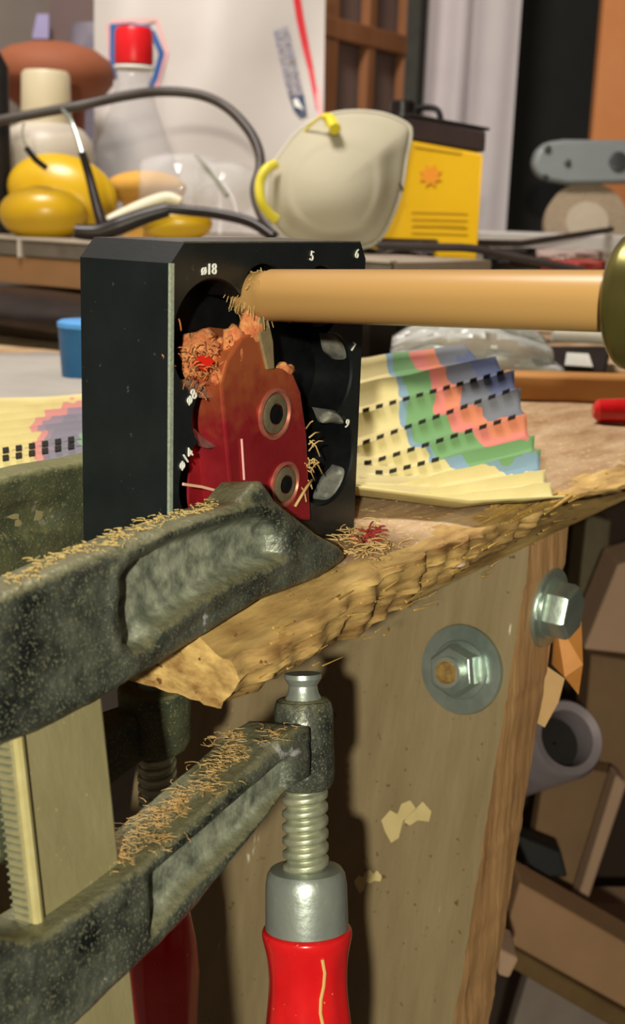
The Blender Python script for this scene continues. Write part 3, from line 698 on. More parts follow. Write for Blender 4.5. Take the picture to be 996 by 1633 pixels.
curls('wood_shavings', fine, M_shave, 'thin scattered shavings on the bench top between block and leg', 260, .004, .005, .0002, .05, .9)
hang = [rp(492, 700, BY0-.002), rp(494, 740, BY0-.002), rp(484, 765, BY0-.003)]
mb = MB()
for k in range(22):
    c = random.choice(hang)+Vector((random.gauss(0, .0015), 0, random.gauss(0, .003))); d = Vector((random.uniform(-.2, 1), random.uniform(-.4, 0), random.uniform(-1, .6)))*random.uniform(.003, .008)
    mb.tube([c, c+d*.5+Vector((.0006, 0, .0008)), c+d], .0003, 4)
mb.tube([rp(470, 808, BY0-.004), rp(488, 778, BY0-.005), rp(497, 765, BY0-.004)], .0006, 4)
tag(obj('wood_shavings', mb, M_shave, ang=180), 'loose shavings clinging to the right side of the red tool holder', 'wood shavings', kind='stuff')
mb = MB().tube([ony(292, 772, BY0-.003), ony(320, 776, BY0-.003), ony(350, 784, BY0-.004)], .0006, 4)
tag(obj('wood_sliver', mb, mat('pinkish sliver', 'd8a890')), 'thin pinkish sliver lying below the red holder on the clamp jaw', 'splinter')

# ================================================================ PLEATED PRINTED PAPER
cols_ = [-110, 130, 570]
K = 10
Lp = [(560, 572), (572, 612), (570, 659), (570, 711), (572, 745), (590, 762), (610, 778), (655, 785), (705, 791), (750, 797)]
Rp = [(742, 549), (790, 568), (820, 590), (830, 618), (840, 660), (852, 694), (862, 716), (870, 748), (878, 770), (902, 790)]
def ridge(k, u):   # u 0..1 along the pleat; returns a 3-D point
    t = k/(K-1); D = .488+.0205*(K-1-k)
    pts = [(-110, lerp(640, 768, t), D+.005), (130, lerp(628, 722, t), D+.004), (Lp[k][0], Lp[k][1], D), (Rp[k][0], Rp[k][1], D)]
    if u < .25: a, b, s = pts[0], pts[1], u/.25
    elif u < .5: a, b, s = pts[1], pts[2], (u-.25)/.25
    else: a, b, s = pts[2], pts[3], (u-.5)/.5
    q = atd(lerp(a[0], b[0], s), lerp(a[1], b[1], s), lerp(a[2], b[2], s)); q.z = max(q.z, TOP+.0012); return q
NU = 80; rows = []; per = 6
for k in range(K-1):
    for j in range(per):
        s = j/per; row = []
        for i in range(NU+1):
            u = i/NU; p = ridge(k, u).lerp(ridge(k+1, u), s); sag = .0085*(1-abs(2*s-1)**1.4) if s > 0 else 0
            p = p+(FW*.8-Vector((0, 0, .5)))*sag; p += Vector((0, 0, .0012*ns((u*8, k*3+s, 0), 1))); p.z = max(p.z, TOP+.0008); row.append(p)
        rows.append(row)
rows.append([ridge(K-1, i/NU) for i in range(NU+1)])
nr = len(rows)
mb = MB(); mb.grid(lambda a, b: rows[round(a*(nr-1))][round(b*NU)], nr-1, NU)
pap = obj('pleated_paper', mb, M_paper, ang=25)
me = pap.data; uvl = me.uv_layers.new(name='UVMap')
for poly in me.polygons:
    for li in poly.loop_indices:
        vi = me.loops[li].vertex_index; r_, c_ = divmod(vi, NU+1); uvl.data[li].uv = (c_/NU, 1-(r_/(nr-1)) if False else r_/(nr-1)*.62)
md = pap.modifiers.new('s', 'SOLIDIFY'); md.thickness = .0005
tag(pap, 'pleated cream paper printed with green, red and blue rings, fanned out behind the black block', 'pleated paper')
for k in (2, 3, 4, 5):
    mb = MB()
    for i in range(11):
        u = .515+.47*i/11; L1 = .022
        if k == 5 and u > .72: continue
        p, q = ridge(k, u), ridge(k, u+L1); nrm = -FW*.0012+Vector((0, 0, .0009)); w2 = Vector((0, 0, .0007))
        mb.hexa([p+nrm-w2, q+nrm-w2, q+nrm+w2, p+nrm+w2], [p-w2*.9, q-w2*.9, q+w2*.9, p+w2*.9])
    if k in (3, 4):
        for i in range(6):
            u = .12+.13*i/6; kk = 8 if k == 4 else 7; p, q = ridge(kk, u), ridge(kk, u+.010); nrm = -FW*.0012+Vector((0, 0, .0009)); w2 = Vector((0, 0, .0011))
            mb.hexa([p+nrm-w2, q+nrm-w2, q+nrm+w2, p+nrm+w2], [p-w2*.9, q-w2*.9, q+w2*.9, p+w2*.9])
    tag(obj('perforation', mb, M_black, pap, smooth=False), kind='stuff')

# ================================================================ BEHIND: RAISED SHELF AND WHAT STANDS ON IT
SX = .774; SZ = EYE.z-.036
sh = thing('raised_shelf', 'low raised shelf board with a metal strip along its front, standing on the bench', 'shelf', (1.15, .95, TOP))
SY0, SY1 = .478, 1.37
obj('shelf_board', MB().box(((SX+.004+.93)/2, (SY0+SY1)/2, SZ-.012), (.93-SX-.004, SY1-SY0, .0235)).box(((.9302+1.50)/2, (.70+SY1)/2, SZ-.012), (1.50-.9302, SY1-.70, .0235)), mat('light worn shelf surface', ['8d8070', 'a09484'], .7, 0, 20, bump=.2), sh, smooth=False)
M_slat = mat('dull aluminium strip', ['6c6458', '7e766a'], .5, .4, 60)
yj = onx(36, 400, SX).y
obj('metal_strip', MB().box((SX, (SY0+yj-.003)/2, SZ-.0078), (.006, yj-.003-SY0, .0135)), M_slat, sh, smooth=False, bevel=.0006)
obj('metal_strip', MB().box((SX, (SY1+yj+.003)/2, SZ-.0078), (.006, SY1-yj-.003, .0135)), M_slat, sh, smooth=False, bevel=.0006)
obj('strip_joint', MB().box((SX-.001, yj, SZ-.0078), (.007, .004, .0155)), mat('bright joint', ['b8b0a4', 'c8c0b4']), sh, smooth=False)
obj('strip_cap', MB().box((SX+.001, (SY0+SY1)/2, SZ+.0005), (.010, SY1-SY0, .0016)), mat('pale metal lip', ['b0a898', 'beb6a6'], .4, .3), sh, smooth=False)
obj('wood_edge', MB().box((SX+.004, (SY0+SY1)/2, SZ-.0275), (.012, SY1-SY0, .024)), mat('brown edge board', ['84603c', '966e48'], .6, 0, 14), sh, smooth=False)
for y in (SY0+.05, SY1-.05):
    for x in (SX+.12, 1.44 if y > .8 else SX+.04): obj('foot', MB().box((x, y, (TOP+SZ-.0237)/2), (.04, .04, SZ-.0237-TOP)), M_black, sh, smooth=False)
M_yel = mat('glossy yellow plastic', ['ceaa1c', 'dcba34', 'c49a1c'], .3, 0, 14, spec=.5)
def ellipsoid(mb, c, rx, ry, rz, R=None, n=28, mi=0, cut=-1.0):
    V = []; Fc = []; h = n//2
    for j in range(h+1):
        ph = PI*j/h
        for i in range(n):
            t = 2*PI*i/n; d = Vector((rx*math.sin(ph)*math.cos(t), ry*math.sin(ph)*math.sin(t), rz*max(cut, math.cos(ph))))
            V.append(Vector(c)+(R @ d if R else d))
    for j in range(h):
        for i in range(n): k = (i+1) % n; Fc.append((j*n+i, (j+1)*n+i, (j+1)*n+k, j*n+k))
    return mb.add(V, Fc, mi)
RC = Matrix((RT, FW, UP)).transposed()       # axes: right, away, up
ed = thing('ear_defenders', 'yellow ear defenders with a black headband and wire arms lying on the shelf', 'ear defenders', onz(90, 384, SZ))
k12 = 1.12/F
c = onz(62, 378, SZ); c.z = SZ+.0275; ellipsoid(m_ := MB(), c+FW*.02, .044, .032, .0272, RC, 36); obj('ear_cup', m_, M_yel, ed)
c = atd(100, 322, 1.26); c.z = SZ+.043; ellipsoid(m_ := MB(), c, .058, .030, .040, Matrix.Rotation(.25, 3, FW) @ RC, 36); obj('ear_cup', m_, M_yel, ed)
def path(pts):
    out = [atd(*p) for p in pts]
    for q in out:
        if q.x > SX and q.y > .478: q.z = max(q.z, SZ+.0092)
    return out
def smoothpath(pts, n=6):
    P = [Vector(p) for p in pts]; out = []
    for i in range(len(P)-1):
        p0, p1, p2, p3 = P[max(i-1, 0)], P[i], P[i+1], P[min(i+2, len(P)-1)]
        for j in range(n):
            t = j/n; out.append(.5*((2*p1)+(-p0+p2)*t+(2*p0-5*p1+4*p2-p3)*t*t+(-p0+3*p1-3*p2+p3)*t**3))
    return out+[P[-1]]
band = smoothpath(path([(-70, 210, 1.16), (0, 192, 1.16), (60, 181, 1.16), (130, 168, 1.16), (200, 153, 1.17), (262, 146, 1.18), (320, 152, 1.18), (362, 172, 1.17), (395, 206, 1.16), (412, 240, 1.15), (414, 270, 1.14), (406, 305, 1.13), (418, 345, 1.11), (440, 372, 1.10)]))
obj('headband', MB().tube(band, .0048, 10), mat('dark grey rubber band', ['38322e', '4a433e'], .45, 0, 30), ed)
obj('wire_arm', MB().tube(smoothpath(path([(100, 176, 1.155), (112, 190, 1.13), (122, 215, 1.12), (132, 248, 1.11)])), .0020, 8), M_steel, ed)
obj('wire_sleeve', MB().tube(smoothpath(path([(131, 244, 1.11), (142, 280, 1.11), (152, 320, 1.105), (162, 356, 1.10), (166, 370, 1.10)])), lambda t: .0036+.002*t, 10), M_blackplastic, ed)
obj('wire_arm', MB().tube(smoothpath(path([(38, 196, 1.19), (36, 215, 1.19), (44, 240, 1.19)])), .0010, 6), M_steeldull, ed)
obj('wire_sleeve', MB().tube(path([(42, 236, 1.19), (58, 256, 1.19), (74, 268, 1.19)]), .0030, 8), M_blackplastic, ed)
obj('cushion', MB().tube(smoothpath(path([(120, 380, 1.10), (155, 372, 1.10), (190, 360, 1.10), (230, 345, 1.10), (268, 334, 1.10)])), lambda t: .0085-.002*abs(2*t-1), 12), M_blackplastic, ed)
obj('cushion', MB().tube(smoothpath(path([(262, 332, 1.10), (300, 336, 1.10), (350, 342, 1.095), (400, 355, 1.09), (436, 378, 1.08)])), .0048, 10), M_blackplastic, ed)
c = atd(282, 362, 1.16); c.z = SZ+.018; ellipsoid(m_ := MB(), c, .034, .02, .017, RC, 28)
tag(obj('yellow_ear_plug_case', m_, M_yel), 'small yellow rounded case between the black cushion and the block top', 'case')
c = atd(232, 305, 1.33); c.z = SZ+.052; ellipsoid(m_ := MB(), c, .045, .03, .018, RC, 28)
m_.box((c.x, c.y, SZ+.02), (.04, .03, .04))
tag(obj('orange_yellow_cloth', m_, mat('orange yellow cloth', ['c8963a', 'd8a850'], .8, 0, 20)), 'crumpled orange-yellow cloth in front of the clear bottle', 'cloth')
# clear safety glasses leaning on the pile
M_clear = mat('clear plastic', 'f0f0f0', .05, 0, trans=.0, alpha=.22, spec=.8, coat=.5)
gl = thing('safety_glasses', 'clear plastic safety glasses with shiny lenses behind the black cushion', 'glasses', onz(300, 380, SZ+.001))
for gx, gy, w_, h_ in ((285, 290, 62, 44), (356, 300, 46, 40)):
    mb = MB()
    def fn(u, v): a = (u-.5)*2; b = (v-.5)*2; s_ = math.sqrt(max(0, 1-.45*abs(a)**3)); return atd(gx+a*w_, gy+b*h_*s_, 1.22+.03*a*a+.012*b*b)
    mb.grid(fn, 16, 12); obj('lens', mb, M_clear, gl, solid=.0016)
obj('arm', MB().tube(smoothpath(path([(312, 248, 1.24), (335, 275, 1.23), (362, 312, 1.21)])), .0022, 8), mat('grey temple arm', ['6a6a5a', 'a0a090'], .3), gl)
obj('arm', MB().tube(smoothpath(path([(355, 290, 1.21), (372, 318, 1.20), (382, 362, 1.19)])), .0018, 8), M_clear, gl)
obj('nose_bridge', MB().tube(smoothpath(path([(320, 300, 1.22), (334, 292, 1.215), (348, 300, 1.22), (352, 340, 1.22), (350, 372, 1.21)])), .0022, 8), M_clear, gl)
c = atd(215, 352, 1.19); c.z = SZ+.028
mb = MB(); mb.tube(smoothpath(path([(172, 352, 1.15), (205, 338, 1.15), (240, 324, 1.15), (268, 316, 1.15), (288, 322, 1.15)])), lambda t: .0045+.002*math.sin(PI*t), 10)
tag(obj('white_foam_strip', mb, mat('white foam', ['d8d4b8', 'e4e0cc'], .7)), 'curved white foam strip lying on the black cushion of the ear defenders', 'foam strip')
# bottles
def bottle_lathe(px, base_D, prof, name, m, parent=None, ybase=None):    # profile rows: half width in px, py
    p = atd(px, 300, base_D); kk = base_D/F; pr = []
    for hw, py in prof: pr.append((hw*kk, atd(px, py, base_D).z-SZ))
    pr = [(max(r, .0005), h) for r, h in pr]
    return MB().lathe(pr, (p.x, p.y, SZ), (0, 0, 1), 40)
D1 = 1.36; zpy = 365
b1_ = thing('plastic_bottle', 'beige plastic bottle with a wide beige cap, behind the ear defenders', 'bottle', (atd(76, 300, D1).x, atd(76, 300, D1).y, SZ))
M_beige = mat('cream plastic', ['c4b898', 'cfc4a6'], .45, 0, 10)
pb = atd(76, 300, D1); kk = D1/F
obj('body', MB().lathe([(.050, .0005), (.052, .004), (.052, .085), (.050, .10), (.040, .112), (.028, .118)], (pb.x, pb.y, SZ), (0, 0, 1), 40), mat('off white bottle', ['b8b0a0', 'c6beae'], .4, 0, 8), b1_)
zc0, zc1 = atd(76, 186, D1).z-SZ, atd(76, 118, D1).z-SZ
obj('cap', MB().lathe([(.028, .117), (.0275, zc0), (.0262, zc1-.004), (.0235, zc1), (.001, zc1)], (pb.x, pb.y, SZ), (0, 0, 1), 40), M_beige, b1_)
D2 = 1.42; p = atd(214, 300, D2); kk = D2/F
zz_ = lambda py: atd(214, py, D2).z-SZ
b2_ = thing('clear_bottle', 'clear plastic bottle with a bright red screw cap', 'bottle', (p.x, p.y, SZ))
obj('body', MB().lathe([(75*kk, .0005), (78*kk, .005), (78*kk, zz_(300)), (70*kk, zz_(260)), (52*kk, zz_(215)), (36*kk, zz_(170)), (29*kk, zz_(140)), (28*kk, zz_(112))], (p.x, p.y, SZ), (0, 0, 1), 40, cap=False),
    mat('clear grey plastic', 'c8ccd2', .08, 0, trans=0, alpha=.12, spec=.8), b2_, solid=.001)
obj('cap', MB().lathe([(29*kk, zz_(108)), (30*kk, zz_(104)), (29.5*kk, zz_(60)), (26*kk, zz_(53)), (.001, zz_(51))], (p.x, p.y, SZ), (0, 0, 1), 40), mat('red screw cap', ['d01820', 'dc2228'], .35), b2_)
obj('neck_ring', MB().lathe([(31*kk, zz_(116)), (32*kk, zz_(114)), (31*kk, zz_(111))], (p.x, p.y, SZ), (0, 0, 1), 32), M_white, b2_)
# hanging / standing white mailing bag with print
DB = 1.62
bag = thing('mailing_bag', 'white mailing bag with a red stripe, blue print and a blue-edged badge', 'bag', (atd(340, 390, DB).x, atd(340, 390, DB).y, SZ))
def bagpt(u, v):
    px = lerp(150, 519-6*v, u); py = lerp(-60, 384, v); d = DB+.012*math.sin(u*7+v*3)+.010*ns((u*3, v*3, 0), 1)
    q = atd(px, py, d); q.z = max(q.z, SZ+.001); return q
mb = MB(); mb.slab(bagpt, lambda u, v: bagpt(u, v)+Vector((FW.x, FW.y, 0))*(.004+.05*math.sin(PI*u)*math.sin(PI*min(1, v*.9+.08))), 40, 40)
obj('bag_body', mb, mat('white poly bag', ['c6c0ba', 'cec9c3', 'bcb6b0'], .5, 0, 5, bump=.25, bscale=9), bag, ang=60)
def onbag(px, py, lift=.0015):
    u = (px-150)/(369-6*max(0, (py+60)/444)); v = (py+60)/444; q = bagpt(u, v); return q-FW*lift
def strip(name, pts, w, m, par=bag, lift=.002):
    mb = MB(); P = pts
    V = []
    for i, (x, y) in enumerate(P):
        x0, y0 = P[max(i-1, 0)]; x1, y1 = P[min(i+1, len(P)-1)]; l = math.hypot(x1-x0, y1-y0) or 1; nx, ny = -(y1-y0)/l, (x1-x0)/l; ww = w[i] if isinstance(w, list) else w
        V += [onbag(x-nx*ww/2, y-ny*ww/2, lift), onbag(x+nx*ww/2, y+ny*ww/2, lift)]
    mb.add(V, [(2*i, 2*i+1, 2*i+3, 2*i+2) for i in range(len(P)-1)]); return obj(name, mb, m, par, smooth=False)
M_rprint = mat('red print', 'cc2a34', .5); M_bprint = mat('blue print', '2a5a98', .5); M_pinkp = mat('pink print', 'e0a8a8', .5); M_navy = mat('navy print', '2c3c5c', .5); M_greyp = mat('faded lavender print', '8f8c9c', .6)
strip('red_stripe', [(466, -50), (472, -10), (478, 30), (487, 75), (495, 110), (502, 150), (505, 175)], [12, 12, 12, 11, 9, 7, 3], M_rprint)
strip('pink_margin', [(505, 140), (509, 170), (512, 200)], 8, M_pinkp)
strip('badge_margin', [(178, 36), (250, 33), (266, 84), (246, 150)], 6, M_pinkp)
strip('badge_margin', [(172, 38), (176, 120)], 5, M_pinkp)
strip('blue_badge_edge', [(178, 44), (200, 41), (238, 47), (246, 62)], 9, M_bprint, lift=.003)
strip('blue_badge_edge', [(180, 40), (179, 90), (183, 124)], 8, M_bprint, lift=.0035)
strip('blue_badge_edge', [(243, 52), (258, 86), (248, 124), (240, 140)], 9, M_bprint, lift=.0035)
ta, tb = onbag(474, 160, .003), onbag(446, 40, .003); tr = (tb-ta); tl = tr.length; tr.normalize(); tn = -FW; tu = tn.cross(tr).normalized()
mb = MB(); cen = (ta+tb)/2
text_mesh(mb, 'UNITED STATES', cen+tu*.0055, tr, tu, .0125, .0002, bold=.0005); text_mesh(mb, 'POSTAL SERVICE', cen-tu*.0055, tr, tu, .0125, .0002, bold=.0005)
obj('lettering', mb, M_greyp, bag, smooth=False)
strip('emblem', [(462, 156), (480, 152), ], 2, M_navy)
mb = MB(); E = [(461, 156), (484, 151), (489, 184), (478, 188), (468, 176)]
mb.add([onbag(x, y, .0035) for x, y in E], [tuple(range(len(E)-1, -1, -1))]); obj('emblem', mb, M_navy, bag, smooth=False)
mb = MB(); E = [(467, 160), (474, 159), (480, 170), (484, 178), (477, 174), (470, 172)]
mb.add([onbag(x, y, .0050) for x, y in E], [tuple(range(len(E)-1, -1, -1))]); obj('emblem_wing', mb, M_white, bag, smooth=False)
# mauve crate and terracotta bowl
Dc = 1.78
def cambox(x0, x1, y0, y1, D, depth, tilt=0, base=None):
    a, b, c_, d_ = atd(x0, y1, D), atd(x1, y1, D), atd(x1, y0, D), atd(x0, y0, D)
    f2 = Vector((FW.x, FW.y, 0)).normalized()*depth
    if base is not None:
        for q, t in ((a, d_), (b, c_)): q.x, q.y, q.z = t.x, t.y, base
    return MB().hexa([a, b, c_, d_], [a+f2, b+f2, c_+f2, d_+f2])
cr = thing('storage_box', 'large mauve-brown translucent storage box behind the terracotta bowl', 'box', (atd(60, 200, Dc).x, atd(60, 200, Dc).y, SZ))
M_mauve = mat('mauve brown plastic', ['6e5c5c', '7c6868', '725e58'], .4, 0, 5)
obj('box_body', cambox(-90, 172, -60, 200, Dc, .06, base=SZ+.001), M_mauve, cr, bevel=.008)
obj('lid', cambox(-94, 176, -90, -60, Dc-.005, .07), M_mauve, cr, bevel=.006)
obj('pale_label', cambox(52, 78, 22, 62, Dc-.002, .0025), mat('lavender paper', ['8f88b0', '9a92ba']), cr, smooth=False, bevel=.0006)
c = atd(84, 108, 1.52); rb = 98*1.52/F
bw = MB().lathe([(.035, 0), (.038, .003), (.034, .05), (.040, c.z-SZ-.050), (rb*.80, c.z-SZ-.034), (rb*.97, c.z-SZ-.018), (rb, c.z-SZ-.004), (rb*.93, c.z-SZ+.010), (rb*.70, c.z-SZ+.022), (rb*.35, c.z-SZ+.029), (.001, c.z-SZ+.031)], (c.x, c.y, SZ), (0, 0, 1), 48)
tag(obj('terracotta_bowl', bw, mat('terracotta', ['96583c', 'a66848', '8a5034'], .7, 0, 12)), 'orange-brown terracotta bowl with a domed lid behind the beige bottle', 'bowl')
c = atd(150, 40, 1.69); mb = MB(); 
mb.lathe([(.020, 0), (.030, .002), (.034, .12), (.034, c.z-SZ-.02), (.030, c.z-SZ), (.001, c.z-SZ+.004)], (c.x, c.y, SZ), (0, 0, 1), 32)
tag(obj('grey_jar', mb, mat('grey violet glass', ['6f6a78', '86808c'], .3)), 'grey-violet jar with a pale top behind the terracotta bowl', 'jar')
c = atd(-14, 140, 1.25); mb = MB().lathe([(.015, 0), (.018, .01), (.018, c.z-SZ+.02), (.010, c.z-SZ+.035)], (c.x, c.y, SZ), (0, 0, 1), 24)
tag(obj('dark_bottle', mb, M_black), 'dark bottle cut off by the left edge of the photo', 'bottle')
# dust mask
mk = thing('dust_mask', 'white cup-shaped dust mask with yellow straps leaning against the yellow can', 'mask', onz(540, 398, SZ))
OUT = [(425, 318), (432, 272), (452, 238), (480, 206), (515, 186), (560, 178), (610, 182), (648, 198), (655, 215), (648, 250), (640, 300), (625, 345), (600, 386), (560, 396), (500, 396), (455, 378), (432, 350)]
n_ = len(OUT); CXm, CYm = 532, 300
def mring(s, t):
    i = int(t*n_) % n_; fr = t*n_-int(t*n_); p0, p1, p2, p3 = [OUT[(i+j) % n_] for j in (-1, 0, 1, 2)]
    x, y = [.5*((2*b)+(-a+c_)*fr+(2*a-5*b+4*c_-d)*fr*fr+(-a+3*b-3*c_+d)*fr**3) for a, b, c_, d in zip(p0, p1, p2, p3)]
    h = math.cos(s*PI/2)**.8 if s < 1 else 0
    dx_, dy_ = x-CXm, y-CYm; rr_ = math.hypot(dx_, dy_); rm = 112; g_ = lerp(rm/rr_, 1, s**1.6); x, y = CXm+dx_*g_, CYm+dy_*g_
    q = atd(lerp(CXm, x, s), lerp(CYm, y, s), 1.055-.040*h-.0015*math.cos(2*PI*(s*3))*(s > .6)); q.z = max(q.z, SZ+.001); return q
mb = MB(); mb.grid(lambda a, b: mring(a, b % 1.0), 22, 68)
seen = {}; remap = []
nv_ = []
for p_ in mb.v:
    key = tuple(round(c_*1e5) for c_ in p_)
    if key not in seen: seen[key] = len(nv_); nv_.append(p_)
    remap.append(seen[key])
nf_ = [tuple(dict.fromkeys(remap[i] for i in f)) for f in mb.f]; mb.v = nv_; keep = [k for k, f in enumerate(nf_) if len(f) > 2]; mb.f = [nf_[k] for k in keep]; mb.m = [0]*len(keep)
obj('cup', mb, mat('off white filter cloth', ['aaa48e', 'b8b29c', 'b0aa94'], .85, 0, 8, bump=.15, bscale=200), mk, solid=-.002, ang=180)
rim = [mring(1, (i % 68)/68) for i in range(69)]
obj('rim', MB().tube(rim, .0018, 8), mat('pressed white rim', ['b8b4a2', 'c4c0ae'], .8), mk)
M_strap = mat('yellow elastic', ['cfc22c', 'd8cc48'], .6)
mb = MB(); mb.tube(smoothpath(path([(438, 262, 1.04), (424, 270, 1.03), (414, 292, 1.03), (416, 320, 1.03), (428, 340, 1.035), (440, 350, 1.04)])), .0042, 8); obj('strap', mb, M_strap, mk)
mb = MB(); mb.tube(smoothpath(path([(484, 212, 1.05), (498, 196, 1.04), (514, 186, 1.03), (526, 192, 1.03), (534, 206, 1.02)])), lambda t: .0012+.0042*sstep((t-.4)*3), 8); obj('strap', mb, M_strap, mk)
obj('staple', MB().tube(path([(637, 292, 1.01), (642, 304, 1.01)]), .0010, 6), M_black, mk)
# yellow can
def hq(c4, D, depth, Ds=None):
    f2 = Vector((FW.x, FW.y, 0)).normalized()*depth; Ds = Ds or [D]*4
    A_ = [atd(x, y, d) for (x, y), d in zip(c4, Ds)]; return A_, [p+f2 for p in A_]
cy = thing('metal_can', 'tall rectangular yellow metal can with a black top band', 'can', onz(690, 545, TOP))
bl, br_ = onz(628, 545, TOP+.001), onz(752, 560, TOP+.001)
tl_, tr_ = atd(656, 181, (bl-EYE).dot(FW)+.01), atd(775, 203, (br_-EYE).dot(FW)+.01)
bk = Vector((FW.x, FW.y, 0)).normalized()*.075-RT*.030; bk.z = 0
def lev(t): a = bl.lerp(tl_, t); b = br_.lerp(tr_, t); return a, b
def canslab(t0, t1, g=0):
    a0_, b0_ = lev(t0); a1_, b1__ = lev(t1); o_ = (a0_-b0_).normalized()*g; f_ = -bk.normalized()*g
    return MB().hexa([a0_+o_+f_, b0_-o_+f_, b0_-o_+bk-f_, a0_+o_+bk-f_], [a1_+o_+f_, b1__-o_+f_, b1__-o_+bk-f_, a1_+o_+bk-f_])
obj('can_body', canslab(0, .885), mat('yellow enamel', ['c49a0a', 'cea412'], .35, 0, 6), cy, bevel=.003)
obj('top_band', canslab(.885, .985, .0006), mat('dark brown band', ['231816', '2c201c'], .35), cy, bevel=.002)
obj('seam_rim', canslab(.985, 1.0, .003), mat('black rim', ['1c1a18', '2a2826'], .3, .3), cy, bevel=.001)
a_, b_ = lev(1.0); cp = a_.lerp(b_, .12)+bk*.5; upn = Vector((0, 0, 1))
obj('spout_cap', MB().lathe([(.016, 0), (.016, .004), (.012, .005), (.012, .014), (.010, .016)], cp, upn, 24), M_blackplastic, cy)
obj('carry_handle', MB().tube(smoothpath([a_.lerp(b_, .25)+bk*.4, a_.lerp(b_, .3)+bk*.4+upn*.010, a_.lerp(b_, .55)+bk*.4+upn*.012, a_.lerp(b_, .62)+bk*.4]), .003, 8), M_black, cy)
def oncan(px, py, lift):
    nrm = (br_-bl).cross(tl_-bl).normalized(); d = ray(px, py); t = (bl-EYE).dot(nrm)/d.dot(nrm); return EYE+d*(t-lift)
M_canr = mat('orange print', 'c8801c', .5); M_cank = mat('dark yellow print', 'bd9410', .5)
mb = MB(); 
for i in range(4): 
    yy = 335+i*11; mb.add([oncan(655, yy, .002), oncan(745, yy+3, .002), oncan(745, yy+6, .002), oncan(655, yy+3, .002)], [(0, 1, 2, 3)])
mb.add([oncan(660, 355, .002), oncan(742, 360, .002), oncan(742, 364, .002), oncan(660, 359, .002)], [(0, 1, 2, 3)])
obj('print_lines', mb, M_cank, cy, smooth=False)
mb = MB(); c_ = (686, 280); mb.add([oncan(c_[0]+20*math.cos(i*PI/8)*(1 if i % 2 else .6), c_[1]+20*math.sin(i*PI/8)*(1 if i % 2 else .6), .002) for i in range(16)], [tuple(range(16))]); obj('emblem', mb, M_canr, cy, smooth=False)
mb = MB(); mb.add([oncan(660, 228, .002), oncan(735, 240, .002), oncan(735, 246, .002), oncan(660, 234, .002)], [(0, 1, 2, 3)]); obj('print_lines', mb, M_cank, cy, smooth=False)

# ------------------------------------------------ right background: white box, rods, grinder
Dw = 1.36
zw = atd(860, 372, Dw).z
a_, b_ = atd(752, 372, Dw), atd(1040, 385, Dw); a_.z = b_.z = zw; f2 = Vector((FW.x, FW.y, 0)).normalized()*.10; dz = Vector((0, 0, 1))
wb_ = thing('white_box', 'flat white box behind the bench clutter, under the grey grinder', 'box', (a_+b_)/2-dz*(zw-TOP))
obj('box_base', MB().hexa([Vector((a_.x, a_.y, TOP+.001)), Vector((b_.x, b_.y, TOP+.001)), Vector((b_.x, b_.y, TOP+.001))+f2, Vector((a_.x, a_.y, TOP+.001))+f2], [a_-dz*.02, b_-dz*.02, b_+f2-dz*.02, a_+f2-dz*.02]), mat('grey box side', ['8d8780', '9a948c'], .7), wb_, smooth=False)
g_ = (b_-a_).normalized()*.004; obj('box_lid', MB().hexa([a_-g_-f2*.02-dz*.02, b_+g_-f2*.02-dz*.02, b_+g_+f2*1.02-dz*.02, a_-g_+f2*1.02-dz*.02], [a_-g_-f2*.02, b_+g_-f2*.02, b_+g_+f2*1.02, a_-g_+f2*1.02]), mat('white box lid', ['aaa6a2', 'b8b4b0'], .6), wb_, bevel=.002)
M_greyblue = mat('grey blue enamel', ['7f8686', '8d9494', '767c7c'], .45, .1, 10)
gr = thing('bench_grinder', 'grey-blue metal tool arm with bolts above a tan abrasive wheel', 'grinder', Vector((atd(930, 330, 1.52).x, atd(930, 330, 1.52).y, TOP)))
P_ = [(850, 262), (856, 240), (872, 226), (900, 222), (1040, 224), (1040, 292), (905, 294), (872, 288), (856, 278)]
A_ = [atd(x, y, 1.50) for x, y in P_]; mb = MB().prism(A_, Vector((FW.x, FW.y, 0)).normalized()*.03); obj('arm', mb, M_greyblue, gr, bevel=.005)
for px, py, r in ((872, 238, .0045), (869, 284, .004), (904, 260, .0042), (985, 258, .012)):
    obj('bolt', MB().lathe([(r, -.001), (r, .003), (r*.7, .004)], atd(px, py, 1.50), -FW, 16), mat('dark bolt', ['3a3c3c', '4c4e4e'], .4, .4), gr)
wc = atd(930, 362, 1.53); wr = 66*1.53/F
obj('wheel', MB().lathe([(wr*.3, -.003), (wr*.92, -.003), (wr, 0), (wr, .018), (wr*.3, .02)], wc, -FW+Vector((0, 0, .0)), 56), mat('tan abrasive wheel', ['8d7c66', '9c8c76'], .9, 0, 200), gr)
obj('wheel_hub', MB().lathe([(wr*.52, .019), (wr*.5, .023), (wr*.2, .024)], wc, -FW, 40), mat('paler hub disc', ['a89c88', 'b4a894'], .7), gr)
obj('stand', MB().box(Vector((wc.x, wc.y, (wc.z+.04+TOP)/2))+Vector((FW.x, FW.y, 0))*.035, (.03, .03, wc.z+.04-TOP)), M_greyblue, gr, bevel=.002)
M_rod = mat('dark rod', ['2c2624', '3a3230'], .4)
tag(obj('metal_rod', MB().tube(path([(588, 423, 1.08), (700, 408, 1.14), (830, 392, 1.24), (975, 366, 1.36)]), lambda t: .0042-.001*t, 8), M_rod), 'long thin dark rod slanting up to the right behind the dowel', 'rod')
tag(obj('black_cable', MB().tube(smoothpath(path([(600, 428, 1.0), (690, 418, 1.0), (750, 407, 1.0), (800, 406, 1.0), (860, 418, 1.0), (930, 432, 1.0)])), .0034, 8), M_rod), 'black cable arching just above the right half of the dowel', 'cable')
